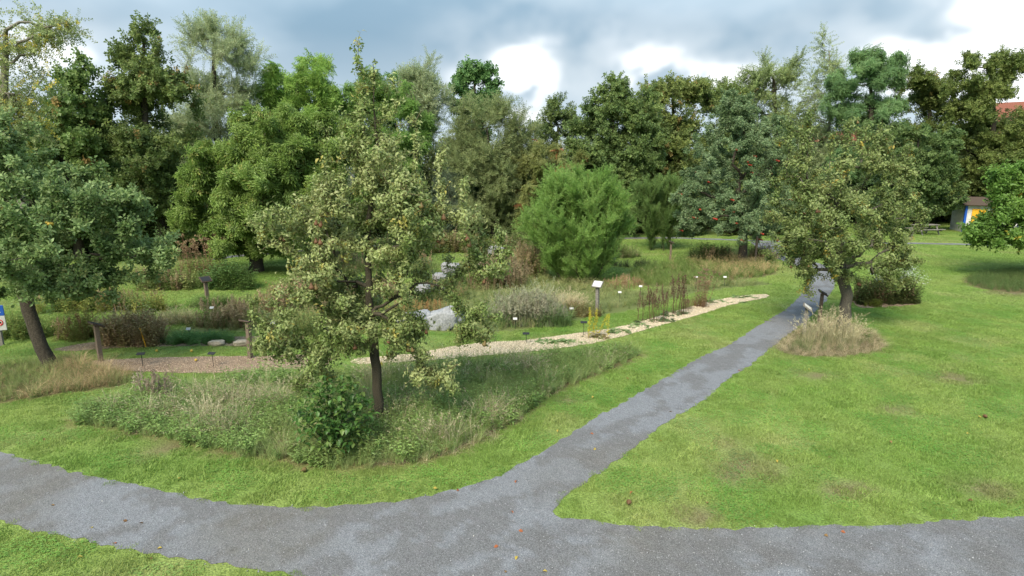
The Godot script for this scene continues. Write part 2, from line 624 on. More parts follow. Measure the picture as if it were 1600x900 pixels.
func make_kit() -> void:
	K.pear = [sprig(1, 9, 0.2, 0.074, 0.038, 0.9, 2.1, 0.3, false, 0.35), sprig(2, 7, 0.26, 0.078, 0.04, 0.8, 2.0, 0.3, false, 0.4), sprig(3, 10, 0.14, 0.07, 0.037, 0.7, 2.2, 0.3, false, 0.3)]
	K.apple = [sprig(4, 11, 0.2, 0.10, 0.058, 0.7, 1.5, 0.2), sprig(5, 9, 0.13, 0.105, 0.062, 0.6, 1.6, 0.25), sprig(6, 14, 0.28, 0.095, 0.055, 0.7, 1.5, 0.2)]
	K.red = [sprig(7, 16, 0.3, 0.115, 0.062, 0.6, 1.5, 0.2, true), sprig(8, 12, 0.22, 0.12, 0.065, 0.6, 1.6, 0.2, true)]
	K.walnut = [pinnate(9, 5, 0.34, 3, 0.165, 0.06), pinnate(10, 5, 0.3, 3, 0.17, 0.062)]
	K.ash = [pinnate(11, 5, 0.4, 5, 0.13, 0.045), pinnate(12, 6, 0.34, 5, 0.12, 0.045)]
	K.wand = [sprig(13, 40, 0.75, 0.13, 0.026, 0.3, 0.95, 0.1, true, 0.2), sprig(14, 30, 0.6, 0.13, 0.026, 0.35, 1.0, 0.1, true, 0.2)]
	K.feather = [sprig(15, 46, 0.9, 0.13, 0.03, 0.3, 1.2, 0.1, true, 0.2), sprig(16, 38, 0.7, 0.13, 0.03, 0.4, 1.3, 0.1, true, 0.2)]
	K.wood = [sprig(17, 26, 0.6, 0.14, 0.09, 0.7, 1.7, 0.15, true), sprig(18, 32, 0.7, 0.13, 0.085, 0.6, 1.6, 0.15, true), sprig(19, 22, 0.45, 0.15, 0.1, 0.7, 1.8, 0.15, true)]
	K.maple = [sprig(20, 20, 0.5, 0.17, 0.14, 0.8, 1.7, 0.1, true), sprig(21, 24, 0.6, 0.16, 0.13, 0.8, 1.7, 0.1, true)]
	K.birch = [sprig(22, 30, 0.8, 0.075, 0.05, 0.8, 1.9, 0.1, true), sprig(23, 26, 0.6, 0.075, 0.05, 0.8, 2.0, 0.1, true)]
	K.cherry = [sprig(24, 18, 0.4, 0.14, 0.07, 1.0, 2.2, 0.15), sprig(25, 14, 0.3, 0.15, 0.075, 1.0, 2.3, 0.15)]


# ---------------------------------------------------------------- trees and shrubs
# The wood grows towards points scattered through the crown's lobes, each joined to the limb that reaches it most cheaply.
func tree(called: String, label: String, category: String, at: Vector2, s: Dictionary, group := "") -> Node3D:
	var r := RandomNumberGenerator.new()
	r.seed = s.seed
	var P: Array[Vector3] = []
	var par := PackedInt32Array()
	var cost := PackedFloat32Array()
	var stems: int = s.get("stems", 0)
	if stems:
		for k in stems:
			var w := r.randf() * TAU
			P.append(Vector3(cos(w), 0, sin(w)) * s.get("foot", 0.3) * sqrt(r.randf()) + Vector3.DOWN * 0.05)
			par.append(-1)
			cost.append(0.0)
	else:
		P.append(Vector3(0, -0.15, 0))
		par.append(-1)
		cost.append(0.0)
		for q in s.trunk:
			var from := P[P.size() - 1]
			var steps: int = max(1, int(from.distance_to(q) / s.get("seg", 0.4)))
			for k in steps:
				var t := (k + 1.0) / steps
				var jit: Vector3 = any_dir(r) * 0.035 if t < 1 else Vector3.ZERO
				P.append(from.lerp(q, t) + jit)
				par.append(P.size() - 2)
				cost.append(cost[cost.size() - 1] + 0.2)
	var n_trunk := P.size()
	var A: Array[Vector3] = []
	var total := 0.0
	var weights := []
	for l in s.lobes:
		var v: float = pow(l[3] * l[4] * l[5], 0.6)
		weights.append(v)
		total += v
	var gaps := FastNoiseLite.new()
	gaps.seed = s.seed
	gaps.frequency = s.get("gap_freq", 0.5)
	for k in s.lobes.size():
		var l: Array = s.lobes[k]
		var n: int = max(2, int(s.n * weights[k] / total))
		var tries := 0
		while n > 0 and tries < 4000:
			tries += 1
			var p := Vector3(l[0], l[1], l[2]) + any_dir(r) * pow(r.randf(), s.get("shell", 0.4)) * Vector3(l[3], l[4], l[5])
			if p.y < s.get("low", 0.3):
				p.y = s.get("low", 0.3) + r.randf() * 0.4
			if gaps.get_noise_3dv(p) < s.get("gap", -0.12) and tries < 3000:
				continue
			A.append(p)
			n -= 1
	for q in s.get("shoots", []):
		var y: float = q[2]
		while y < q[3]:
			A.append(Vector3(q[0] + r.randf_range(-0.04, 0.04), y, q[1] + r.randf_range(-0.04, 0.04)))
			y += s.get("shoot_step", 0.24)
	var best := PackedFloat32Array()
	var bj := PackedInt32Array()
	best.resize(A.size())
	best.fill(1e9)
	bj.resize(A.size())
	var alive := range(A.size())
	var bf: float = s.get("bf", 0.35)
	var attach: float = s.get("attach", 0.8)
	var fresh := range(P.size())
	var seg: float = s.get("seg", 0.4)
	var arch: float = s.get("arch", 0.12)
	while not alive.is_empty():
		for j in fresh:
			var q := P[j]
			if j < n_trunk and q.y < attach and stems == 0:
				continue
			for a in alive:
				var d := A[a].distance_to(q)
				var e: float = d + bf * cost[j] + maxf(0.0, q.y - A[a].y) * 0.4
				if e < best[a]:
					best[a] = e
					bj[a] = j
		var pick := 0
		var low := 1e9
		for k in alive.size():
			if best[alive[k]] < low:
				low = best[alive[k]]
				pick = k
		var a: int = alive[pick]
		alive.remove_at(pick)
		var j: int = bj[a]
		var from := P[j]
		var d := from.distance_to(A[a])
		var steps: int = clampi(int(d / seg), 1, 9)
		var bow := from.lerp(A[a], 0.5) + Vector3.UP * d * arch + any_dir(r) * d * 0.07
		fresh = []
		var last := j
		for k in steps:
			var t := (k + 1.0) / steps
			P.append(from.lerp(bow, t).lerp(bow.lerp(A[a], t), t))
			par.append(last)
			last = P.size() - 1
			cost.append(cost[par[last]] + d / steps)
			fresh.append(last)
	# thickness: every limb carries what grows from it
	var n := P.size()
	var load_ := PackedFloat32Array()
	load_.resize(n)
	var kids := []
	kids.resize(n)
	for k in n:
		kids[k] = []
	var ex := 2.3
	for k in range(n - 1, -1, -1):
		if load_[k] == 0:
			load_[k] = 1.0
		if par[k] >= 0:
			load_[par[k]] += load_[k]
			kids[par[k]].append(k)
	var tip: float = s.get("tip", 0.006)
	var R: float = s.get("r", 0.15)
	var top := 0.0
	for k in n:
		if par[k] < 0:
			top = maxf(top, pow(load_[k], 1 / ex))
	var rad := PackedFloat32Array()
	rad.resize(n)
	for k in n:
		rad[k] = tip + (R - tip) * (pow(load_[k], 1 / ex) - 1.0) / maxf(top - 1.0, 0.01)
	if not stems:
		for k in n_trunk:
			rad[k] = maxf(rad[k], R * (1.0 - 0.82 * float(k) / n_trunk)) * (1.0 + 0.45 * exp(-float(k) * seg / 0.25))
	# limbs as tubes
	var root := thing(called, label, category, ground(at.x, at.y), s.get("turn", 0.0), group)
	var bark: Material = s.get("bark", M.bark)
	var limbs := {}
	var queue := []
	for k in n:
		if par[k] < 0:
			queue.append([k, -1, "trunk" if not stems else ("stem%d" % k)])
	while not queue.is_empty():
		var job: Array = queue.pop_back()
		var pts := []
		var rr := []
		var k: int = job[0]
		if job[1] >= 0:
			pts.append(P[job[1]])
			rr.append(minf(rad[job[1]] * 0.9, rad[k] * 1.25))
		while true:
			pts.append(P[k])
			rr.append(rad[k])
			if kids[k].is_empty():
				break
			var main: int = kids[k][0]
			for c in kids[k]:
				if (c < n_trunk and not stems and k < n_trunk) or (load_[c] > load_[main] and not (main < n_trunk and k < n_trunk and not stems)):
					main = c
			for c in kids[k]:
				if c != main:
					var id: String = job[2]
					if id == "trunk":
						id = ("limb%d" % c) if s.get("near", false) else "limbs"
					elif stems and not s.get("near", false):
						id = "limbs"
					queue.append([c, k, id])
			k = main
		if stems and not s.get("near", false):
			job[2] = "limbs"
		if not limbs.has(job[2]):
			limbs[job[2]] = Geo.new()
		if rr[0] < s.get("thin", 0.0):
			continue
		(limbs[job[2]] as Geo).tube(pts, rr, 9 if rr[0] > 0.1 else 6 if rr[0] > 0.03 else 4 if rr[0] > 0.012 else 3)
	for id in limbs:
		var g: Geo = limbs[id]
		if g.i.is_empty():
			continue
		var o := part("trunk" if id == "trunk" else "limbs" if id == "limbs" else "stem" if id.begins_with("stem") else "branch", g.mesh(), bark, root)
		if id == "limbs":
			o.set_meta("kind", "stuff")
	# foliage along the thin wood
	var cand := []
	var reach: float = s.get("reach", 0.022)
	for k in n:
		if par[k] >= 0 and rad[k] < reach and (k >= n_trunk or stems) and P[k].y > s.get("bare", 0.4):
			cand.append(k)
	var kit: Array = s.leaf
	var where := []
	var tint := []
	for k in kit.size():
		where.append([])
		tint.append([])
	var hue := FastNoiseLite.new()
	hue.seed = s.seed + 5
	hue.frequency = 0.55
	var size: Array = s.get("size", [0.8, 1.2])
	var up: float = s.get("up", 0.2)
	var wild: float = s.get("wild", 0.8)
	for q in s.sprigs:
		var k: int = cand[r.randi() % cand.size()]
		if P[k].y > s.get("airy", 99.0) and r.randf() < 0.5:
			continue
		var p := P[par[k]].lerp(P[k], r.randf())
		var along := (P[k] - P[par[k]]).normalized()
		if kids[k].is_empty() and r.randf() < 0.5:
			p = P[k]
		var dir: Vector3 = (along * 0.8 + any_dir(r) * wild + Vector3.UP * up).normalized()
		var x := dir.cross(any_dir(r)).normalized()
		var sc := r.randf_range(size[0], size[1])
		var b := Basis(x, dir, x.cross(dir)) * Basis.from_scale(Vector3.ONE * sc)
		var kind := r.randi() % kit.size()
		(where[kind] as Array).append(Transform3D(b, p + any_dir(r) * s.get("loose", 0.05)))
		var t := clampf(hue.get_noise_3dv(p) * 0.9 + 0.5 + r.randf_range(-0.35, 0.35), 0, 1)
		var c: Color = (s.cols[0] as Color).lerp(s.cols[1], t) * r.randf_range(0.85, 1.15)
		if s.cols.size() > 2 and r.randf() < s.get("odd", 0.04):
			c = s.cols[2] * r.randf_range(0.8, 1.1)
		(tint[kind] as Array).append(c * s.get("gain", 1.3))
	for k in kit.size():
		many(s.get("leaf_name", "leaves"), kit[k], s.get("mat", M.leaf), where[k], tint[k], root)
	# fruit hung from outer twigs
	if s.has("fruit"):
		var got := 0
		var tries := 0
		while got < s.fruits and tries < 3000:
			tries += 1
			var k: int = cand[r.randi() % cand.size()]
			if kids[k].size() or P[k].y > s.get("fruit_top", 99.0) or P[k].z < s.get("fruit_back", -0.2) or P[k].y < 0.7:
				continue
			for j in (1 + r.randi() % (s.get("bunch", 2) as int)):
				var b := Basis(Vector3(r.randf_range(-1, 1), 0, r.randf_range(-1, 1)).normalized(), r.randf_range(-0.3, 0.3)).scaled(Vector3.ONE * r.randf_range(0.8, 1.15))
				part(s.fruit_name, s.fruit[r.randi() % s.fruit.size()], s.fruit_mat, root, Transform3D(b, P[k] + Vector3(j * 0.07, -0.03 - j * 0.02, 0) + Vector3(P[k].x * 0.25, 0, absf(P[k].z) + 0.6).normalized() * r.randf_range(0.04, 0.15)))
				got += 1
	return root


func pear_mesh(a: Color, b: Color, seed_: int) -> ArrayMesh:
	var r := RandomNumberGenerator.new()
	r.seed = seed_
	var g := Geo.new()
	g.lathe([Vector2(0.004, 0.0), Vector2(0.012, -0.008), Vector2(0.018, -0.026), Vector2(0.026, -0.045), Vector2(0.038, -0.064), Vector2(0.042, -0.082), Vector2(0.036, -0.1), Vector2(0.02, -0.111), Vector2(0.006, -0.109), Vector2(0.0, -0.106)], 12)
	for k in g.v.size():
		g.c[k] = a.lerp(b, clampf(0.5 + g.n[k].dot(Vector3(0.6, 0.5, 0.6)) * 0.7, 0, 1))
	g.tube([Vector3(0, -0.004, 0), Vector3(0.004, 0.02, 0), Vector3(0.01, 0.04, 0.002)], [0.003, 0.0022, 0.003], 4, Color(0.08, 0.06, 0.035))
	return g.mesh()


func apple_mesh(a: Color, b: Color, size: float) -> ArrayMesh:
	var g := Geo.new()
	g.lathe([Vector2(0.0, -0.012), Vector2(0.006, -0.004), Vector2(0.016, 0.002), Vector2(0.028, -0.004), Vector2(0.036, -0.018), Vector2(0.038, -0.034), Vector2(0.032, -0.052), Vector2(0.02, -0.064), Vector2(0.008, -0.066), Vector2(0.0, -0.06)], 12, Vector3.ZERO, Basis.from_scale(Vector3.ONE * size))
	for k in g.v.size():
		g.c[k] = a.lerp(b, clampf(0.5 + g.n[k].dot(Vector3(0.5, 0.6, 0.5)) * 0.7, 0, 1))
	g.tube([Vector3(0, -0.01, 0) * size, Vector3(0.004, 0.02, 0) * size], [0.002, 0.002], 4, Color(0.07, 0.05, 0.03))
	return g.mesh()


# ---------------------------------------------------------------- beds, clumps
# scatter in an ellipse round a point, in the thing's own axes
func layer(parent: Node3D, called: String, mesh: Mesh, m: Material, n: int, rx: float, rz: float, lo: float, hi: float, a: Color, b: Color, seed_: int, tilt := 0.15, wide_ := 1.0, thin := 1.0) -> void:
	var r := RandomNumberGenerator.new()
	r.seed = seed_
	var where := []
	var tint := []
	for k in maxi(3, int(n * thin)):
		var w := r.randf() * TAU
		var d := sqrt(r.randf())
		var knot := Vector3(cos(w * 2.0 + n) * 0.12 * rx, 0, sin(w * 3.0) * 0.12 * rz)
		var p := Vector3(cos(w) * rx * d, 0, sin(w) * rz * d) + knot
		var h := r.randf_range(lo, hi) * 1.22 * (1.0 - 0.35 * d * d) * (0.75 + 0.25 * r.randf())
		var out := Vector3(sin(w), 0, -cos(w)).normalized()
		var b_ := Basis(Vector3(r.randf_range(-1, 1), 0, r.randf_range(-1, 1)).normalized(), r.randf_range(-0.28, 0.28)) * Basis(out, -tilt * d * r.randf() * 1.3) * Basis(Vector3.UP, r.randf() * TAU) * Basis.from_scale(Vector3(h * wide_, h, h * wide_))
		where.append(Transform3D(b_, p + Vector3.DOWN * 0.02))
		tint.append(a.lerp(b, r.randf()) * r.randf_range(0.8, 1.2))
	many(called, mesh, m, where, tint, parent)


# scatter over an area of the plan
func cover(called: String, where_in: String, inset: float, spacing: float, mesh: Mesh, m: Material, lo: float, hi: float, a: Color, b: Color, seed_: int, keep: Callable, parent: Node = self, wide_ := 1.0, up := 0.0) -> MultiMeshInstance3D:
	var r := RandomNumberGenerator.new()
	r.seed = seed_
	var where := []
	var tint := []
	var box: Rect2 = boxes[where_in]
	for i in int(box.size.x / spacing) + 1:
		for j in int(box.size.y / spacing) + 1:
			var x := box.position.x + (i + r.randf()) * spacing
			var z := box.position.y + (j + r.randf()) * spacing
			if not keep.call(x, z, r) or sd(where_in, x, z) > -inset:
				continue
			var h := r.randf_range(lo, hi)
			var b_ := Basis(Vector3(r.randf_range(-1, 1), 0, r.randf_range(-1, 1)).normalized(), r.randf_range(0, 0.25)) * Basis(Vector3.UP, r.randf() * TAU) * Basis.from_scale(Vector3(h * wide_, h, h * wide_))
			where.append(Transform3D(b_, ground(x, z, up)))
			tint.append(a.lerp(b, r.randf()) * r.randf_range(0.8, 1.2))
	return many(called, mesh, m, where, tint, parent)


func stone_mesh(seed_: int, size: Vector3, rough: float) -> ArrayMesh:
	var f := FastNoiseLite.new()
	f.seed = seed_
	f.frequency = 0.9
	f.fractal_octaves = 4
	var st := SurfaceTool.new()
	var sp := SphereMesh.new()
	sp.radial_segments = 28
	sp.rings = 16
	st.create_from(sp, 0)
	var a := st.commit_to_arrays()
	var v: PackedVector3Array = a[Mesh.ARRAY_VERTEX]
	for k in v.size():
		var d := v[k].normalized()
		var e := Vector3(signf(d.x) * pow(absf(d.x), 0.6), signf(d.y) * pow(absf(d.y), 0.6), signf(d.z) * pow(absf(d.z), 0.6))
		var w := 1.0 + f.get_noise_3dv(d * 1.5) * rough + absf(f.get_noise_3dv(d * 4.0 + Vector3.ONE * 9)) * rough * 0.5
		v[k] = e * size * 0.5 * w
	a[Mesh.ARRAY_VERTEX] = v
	var m := ArrayMesh.new()
	m.add_surface_from_arrays(Mesh.PRIMITIVE_TRIANGLES, a)
	st = SurfaceTool.new()
	st.create_from(m, 0)
	st.generate_normals()
	return st.commit()


func box_mesh(size: Vector3, bevel := 0.006) -> ArrayMesh:
	var g := Geo.new()
	g.box(Vector3.ZERO, size, Basis(), bevel)
	return g.mesh()


func put(called: String, size: Vector3, m: Material, parent: Node, at: Vector3, turn := Basis(), bevel := 0.006) -> MeshInstance3D:
	return part(called, box_mesh(size, bevel), m, parent, Transform3D(turn, at))


# ---------------------------------------------------------------- the sky: broken grey cloud with bright gaps
func make_sky() -> ImageTexture:
	var w := 1024
	var h := 512
	var im := Image.create_empty(w, h, false, Image.FORMAT_RGBF)
	var a := FastNoiseLite.new()
	a.seed = 21
	a.frequency = 0.55
	a.fractal_octaves = 5
	a.fractal_gain = 0.5
	var b := FastNoiseLite.new()
	b.seed = 8
	b.frequency = 0.8
	b.fractal_octaves = 6
	b.fractal_gain = 0.55
	var r := RandomNumberGenerator.new()
	r.seed = 4
	var gaps_ := [[1.2, 7.9, 3.0, 2.9, 1.25], [-4.5, 8.5, 2.2, 2.4, 0.45], [13.0, 9.0, 3.4, 1.8, 0.95], [19.5, 7.9, 6.0, 1.3, 0.85], [37.0, 8.4, 7.5, 2.2, 1.15], [43.0, 6.5, 6.5, 3.8, 1.3], [40.0, 12.2, 6.0, 1.0, 0.6], [-37.5, 8.6, 4.0, 1.6, 0.75], [-28, 6.6, 7.0, 1.8, 0.35], [6.0, 12.5, 5.0, 1.6, 0.3]]
	for k in 22:
		var az := 55.0 + k * 12.0 + r.randf_range(-4, 4)
		gaps_.append([az, r.randf_range(5, 15), r.randf_range(3, 7), r.randf_range(1.5, 3.2), r.randf_range(0.5, 1.2)])
	for y in h:
		var el := (0.5 - (y + 0.5) / h) * PI
		for x in w:
			var az := (x + 0.5) / w * TAU  # the panorama's left edge lies towards -z
			var c := Color(0.16, 0.17, 0.16)
			if el > -0.02:
				var s := maxf(sin(el), 0.0) + 0.13
				var q := Vector2(sin(az), -cos(az)) * cos(el) / s * 0.55
				var n := a.get_noise_2dv(q) * 0.5 + 0.5
				var e := b.get_noise_2dv(q * 1.5 + Vector2(40, 3)) * 0.5
				var puff := b.get_noise_3d(sin(az) * 9, el * 16, cos(az) * 9)
				var deg := rad_to_deg(el)
				var d := rad_to_deg(az)
				# underside of the cloud: slate blue, paler towards the horizon
				c = Color(0.225, 0.345, 0.45).lerp(Color(0.53, 0.645, 0.735), clampf((n + e * 0.6 - 0.42) * 2.0, 0, 1))
				c = c.lerp(Color(0.6, 0.7, 0.765), clampf(1.0 - (deg - 2.0) / 10.0, 0, 1) * 0.75)
				var open := clampf((e + n - 1.02) * 1.6, 0, 0.7)
				for g in gaps_:
					var dx := fposmod(d - g[0] + 180.0, 360.0) - 180.0
					var k: float = pow(dx / g[2], 2) + pow((deg - g[1]) / g[3], 2)
					if k < 5.0:
						open += g[4] * exp(-k) * clampf(0.95 + puff * 1.8, 0.0, 1.6)
					elif k > 60.0:
						continue
					c = c.lerp(Color(0.72, 0.78, 0.82), 0.55 * minf(g[4], 1.0) * exp(-k * 0.22) * clampf(0.8 + puff * 1.2, 0.2, 1.0))
				open = smoothstep(0.15, 0.75, open)
				c = c.lerp(Color(1.05, 1.08, 1.1), open)
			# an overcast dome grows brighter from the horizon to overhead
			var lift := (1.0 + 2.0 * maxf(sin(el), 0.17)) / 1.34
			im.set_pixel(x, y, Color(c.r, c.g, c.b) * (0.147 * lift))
	return ImageTexture.create_from_image(im)


func path_d(x: float, z: float) -> float:
	return minf(sd("path", x, z), sd("far_path", x, z) + 0.25) + fine.get_noise_2d(x * 3, z * 3) * 0.09 + fine.get_noise_2d(x * 11, z * 11) * 0.03


func path_color(x: float, z: float) -> Color:
	var along := x * 0.74 - z * 0.67
	var across := x * 0.67 + z * 0.74
	var n := fine.get_noise_2d(along * 0.75, across * 1.5) * 0.8 + fine.get_noise_2d(x * 3.1 + 9, z * 3.1) * 0.22 + wide.get_noise_2d(x * 2.5 + 20, z * 2.5) * 0.5
	var c := Color(0.345, 0.362, 0.4).lerp(Color(0.235, 0.23, 0.232), smoothstep(0.05, 0.12, n) * 0.62)
	c = c.lerp(Color(0.26, 0.245, 0.22), clampf(wide.get_noise_2d(x * 2.0 + 70, z * 2.0) * 1.4, 0, 0.6))
	if z > -8.6 and x > 0.3:
		c = c.lerp(Color(0.225, 0.22, 0.222), 0.6 * clampf(1.0 - absf(fine.get_noise_2d(along * 0.5 + 5, across * 1.2)) * 3.0, 0, 1))
	return c * 0.8 * (1.0 + fine.get_noise_2d(x * 9, z * 9) * 0.14)


func beds_d(x: float, z: float) -> float:
	var d := 9.0
	for k in areas:
		d = minf(d, sd(k, x, z))
	return d


func _ready() -> void:
	# camera: about five metres up, looking down over the garden
	var cam := Camera3D.new()
	cam.name = "camera"
	cam.fov = 53.13
	cam.near = 0.1
	cam.far = 900.0
	cam.position = Vector3(0, 5, 0)
	cam.rotation.x = -0.2027
	add_child(cam)
	var we := WorldEnvironment.new()
	we.name = "environment"
	var env := Environment.new()
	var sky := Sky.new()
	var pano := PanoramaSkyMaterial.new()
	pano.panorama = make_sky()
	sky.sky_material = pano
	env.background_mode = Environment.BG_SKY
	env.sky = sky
	env.tonemap_mode = Environment.TONE_MAPPER_LINEAR
	env.tonemap_exposure = EXPOSURE
	env.sdfgi_enabled = true
	env.ssao_enabled = true
	env.ssil_enabled = true
	we.environment = env
	add_child(we)
	var sun := DirectionalLight3D.new()
	sun.name = "sun"
	sun.light_energy = 0.25
	sun.light_color = Color(1.0, 0.96, 0.88)
	sun.light_angular_distance = 28.0
	sun.shadow_enabled = true
	sun.basis = Basis.looking_at(Vector3(0.32, -0.74, -0.6))
	add_child(sun)

	wide.seed = 5
	wide.frequency = 0.09
	wide.fractal_octaves = 3
	fine.seed = 6
	fine.frequency = 0.9
	fine.fractal_octaves = 3
	spots.seed = 12
	spots.frequency = 0.28
	spots.fractal_octaves = 4
	make_materials()
	make_kit()
	plan()
	make_ground()
	make_buildings()
	make_wood()
	make_orchard()
	make_shrubs()
	make_meadows()
	make_borders()
	make_furniture()
	make_litter()


func plan() -> void:
	area("path", [-16, -12.6, -11.91, -10.5, -9.28, -9.63, -8.27, -9.24, -6.91, -8.74, -5.6, -8.33, -4.64, -8.04, -3.87, -7.87, -3.27, -7.8, -2.7, -7.82, -2.13, -7.89, -1.48, -8.03, -1.01, -8.26, -0.21, -8.74, 0.34, -9.33, 0.97, -10.06, 1.7, -11, 2.65, -12.11, 3.77, -13.4, 5.02, -14.87, 6.33, -16.09, 7.85, -17.96, 9.91, -20.29, 11.66, -22.78, 13.62, -25.77, 14.74, -28.29, 15.1, -30.66, 15.2, -32.96, 15.9, -36.49, 16.8, -40.4,
		18.5, -40.4, 17.5, -36.2, 16.9, -32.96, 16.61, -30.24, 15.47, -27.06, 13.88, -24.32, 12.2, -21.85, 9.91, -18.76, 8.23, -16.81, 6.47, -14.61, 5.32, -13.36, 4.25, -12, 3.27, -11, 2.4, -10.01, 2.06, -9.51, 1.38, -8.74, 0.85, -8.17, 0.57, -7.77, 0.64, -7.58, 1.47, -7.42, 2.37, -7.35, 3.1, -7.35, 4.15, -7.44, 5.54, -7.45, 6.56, -7.58, 7.55, -7.64, 9.06, -7.74, 16, -8.5,
		16, -6.0, 9.5, -5.5, 4, -5.4, 1, -5.6, -1.54, -6.03, -2.37, -6.22, -3.07, -6.39, -4.15, -6.6, -5.15, -6.85, -5.92, -7.09, -6.69, -7.27, -7.42, -7.5, -9.42, -8.08, -15, -10.2], 1)
	area("far_path", [-26, -27, -18.45, -30.4, -16.02, -32.9, -13.16, -35.2, -8.58, -38, -3.36, -39.7, 1.39, -41.1, 12.4, -42.2, 18.23, -40.3, 28.16, -38.8, 34.3, -37.8, 52, -37, 52, -38.1, 34.3, -39, 28.2, -40.1, 18.3, -41.6, 12.4, -43.6, 1.39, -42.5, -3.4, -41.1, -8.7, -39.3, -13.5, -36.6, -16.7, -34.1, -19, -31.5, -26, -28.2])
	area("meadow", [-9.1, -11, -8.79, -12, -7.92, -12.97, -5.97, -13.4, -3.83, -13.63, -1.65, -14.1, 0.87, -14.87, 2.89, -15.55, 3.65, -15.31, 2.63, -14.1, 1.52, -12.97, 0.7, -11.89, 0, -10.7, -0.71, -9.8, -1.24, -9.35, -2.19, -9.02, -3.02, -8.89, -3.99, -9.17, -4.76, -9.39, -5.87, -9.75, -6.98, -10.22, -8.23, -10.61])
	area("mound", [-14.68, -13.63, -12.96, -14.4, -12.0, -14.9, -10.9, -14.2, -9.29, -13.32, -9.16, -12.77, -10.21, -12.37, -11.19, -11.82, -12.52, -11.48, -15.5, -11.3])
	area("bark_bed", [-11.13, -14.55, -10.72, -14.75, -8.62, -14.9, -6.62, -15.05, -5.26, -15.09, -4.82, -14.25, -6.46, -13.81, -8.32, -13.67, -9.69, -13.81, -10.5, -14.1])
	area("pale_bed", [-4.21, -14.76, -2.81, -15.09, -1.82, -15.72, -0.75, -16.28, 0.38, -16.54, 2, -17.36, 3.31, -17.96, 4.56, -18.93, 6.03, -20.29, 7.64, -21.63, 9.28, -22.66, 10.39, -23.02, 10.08, -22.31, 8.83, -21.52, 7.46, -20.39, 5.6, -18.76, 4.29, -17.73, 2.46, -16.34, 0.91, -15.6, -1.04, -14.87, -2.7, -14.45, -4, -14.3])
	area("hedge_bed", [-13.0, -15.66, -12.29, -16.34, -10.79, -16.8, -9.87, -16.41, -8.9, -16.9, -7.8, -17.0, -6.5, -17.2, -6.4, -16.2, -7.5, -15.9, -8.7, -15.95, -10.17, -15.9, -11.34, -15.7, -12.36, -15.43])
	area("tail_bed", [-11.97, -18.3, -11.45, -19.4, -10.9, -19.1, -11.4, -18.0])
	area("pear_bed", [7.7, -16.1, 8.74, -17.3, 10.13, -18.4, 11.2, -18.3, 11.3, -17.3, 11.0, -16.4, 10.45, -15.65, 9.3, -15.09, 8.22, -15.03, 7.56, -15.31])
	area("aster_bed", [13.07, -21.41, 13.7, -22.3, 15.59, -22.3, 15.4, -21.2, 13.89, -20.79, 12.94, -20.79])
	area("cherry_bed", [20.56, -25.77, 22.86, -27.75, 25.04, -28.47, 27.61, -28.47, 25.96, -25.77, 22.45, -23.53, 20.42, -23.66])
	area("apple_bed", [5.57, -27.4, 6.67, -29.63, 9.15, -31.32, 11.92, -33.21, 14.6, -33.0, 14.12, -30.24, 12.53, -27.4, 9.63, -25.77, 6.97, -24.6, 5.67, -25.03])
	area("back_bed", [0.2, -17.6, 1.5, -18.6, 3.2, -19.6, 5.1, -21, 6.74, -22.6, 9.2, -24.2, 11.6, -25.2, 10.5, -26.0, 7.1, -24.6, 5.28, -23.5, 4.4, -25.0, 1.5, -27.5, -2, -26, -4.5, -22.5, -4.0, -18.5, -2.2, -17.4])
	area("old_bed", [-10.6, -17.7, -8.5, -17.6, -6.2, -17.6, -5.2, -19, -5.6, -21.5, -7.5, -22.6, -9.8, -21.6, -10.4, -19.6])


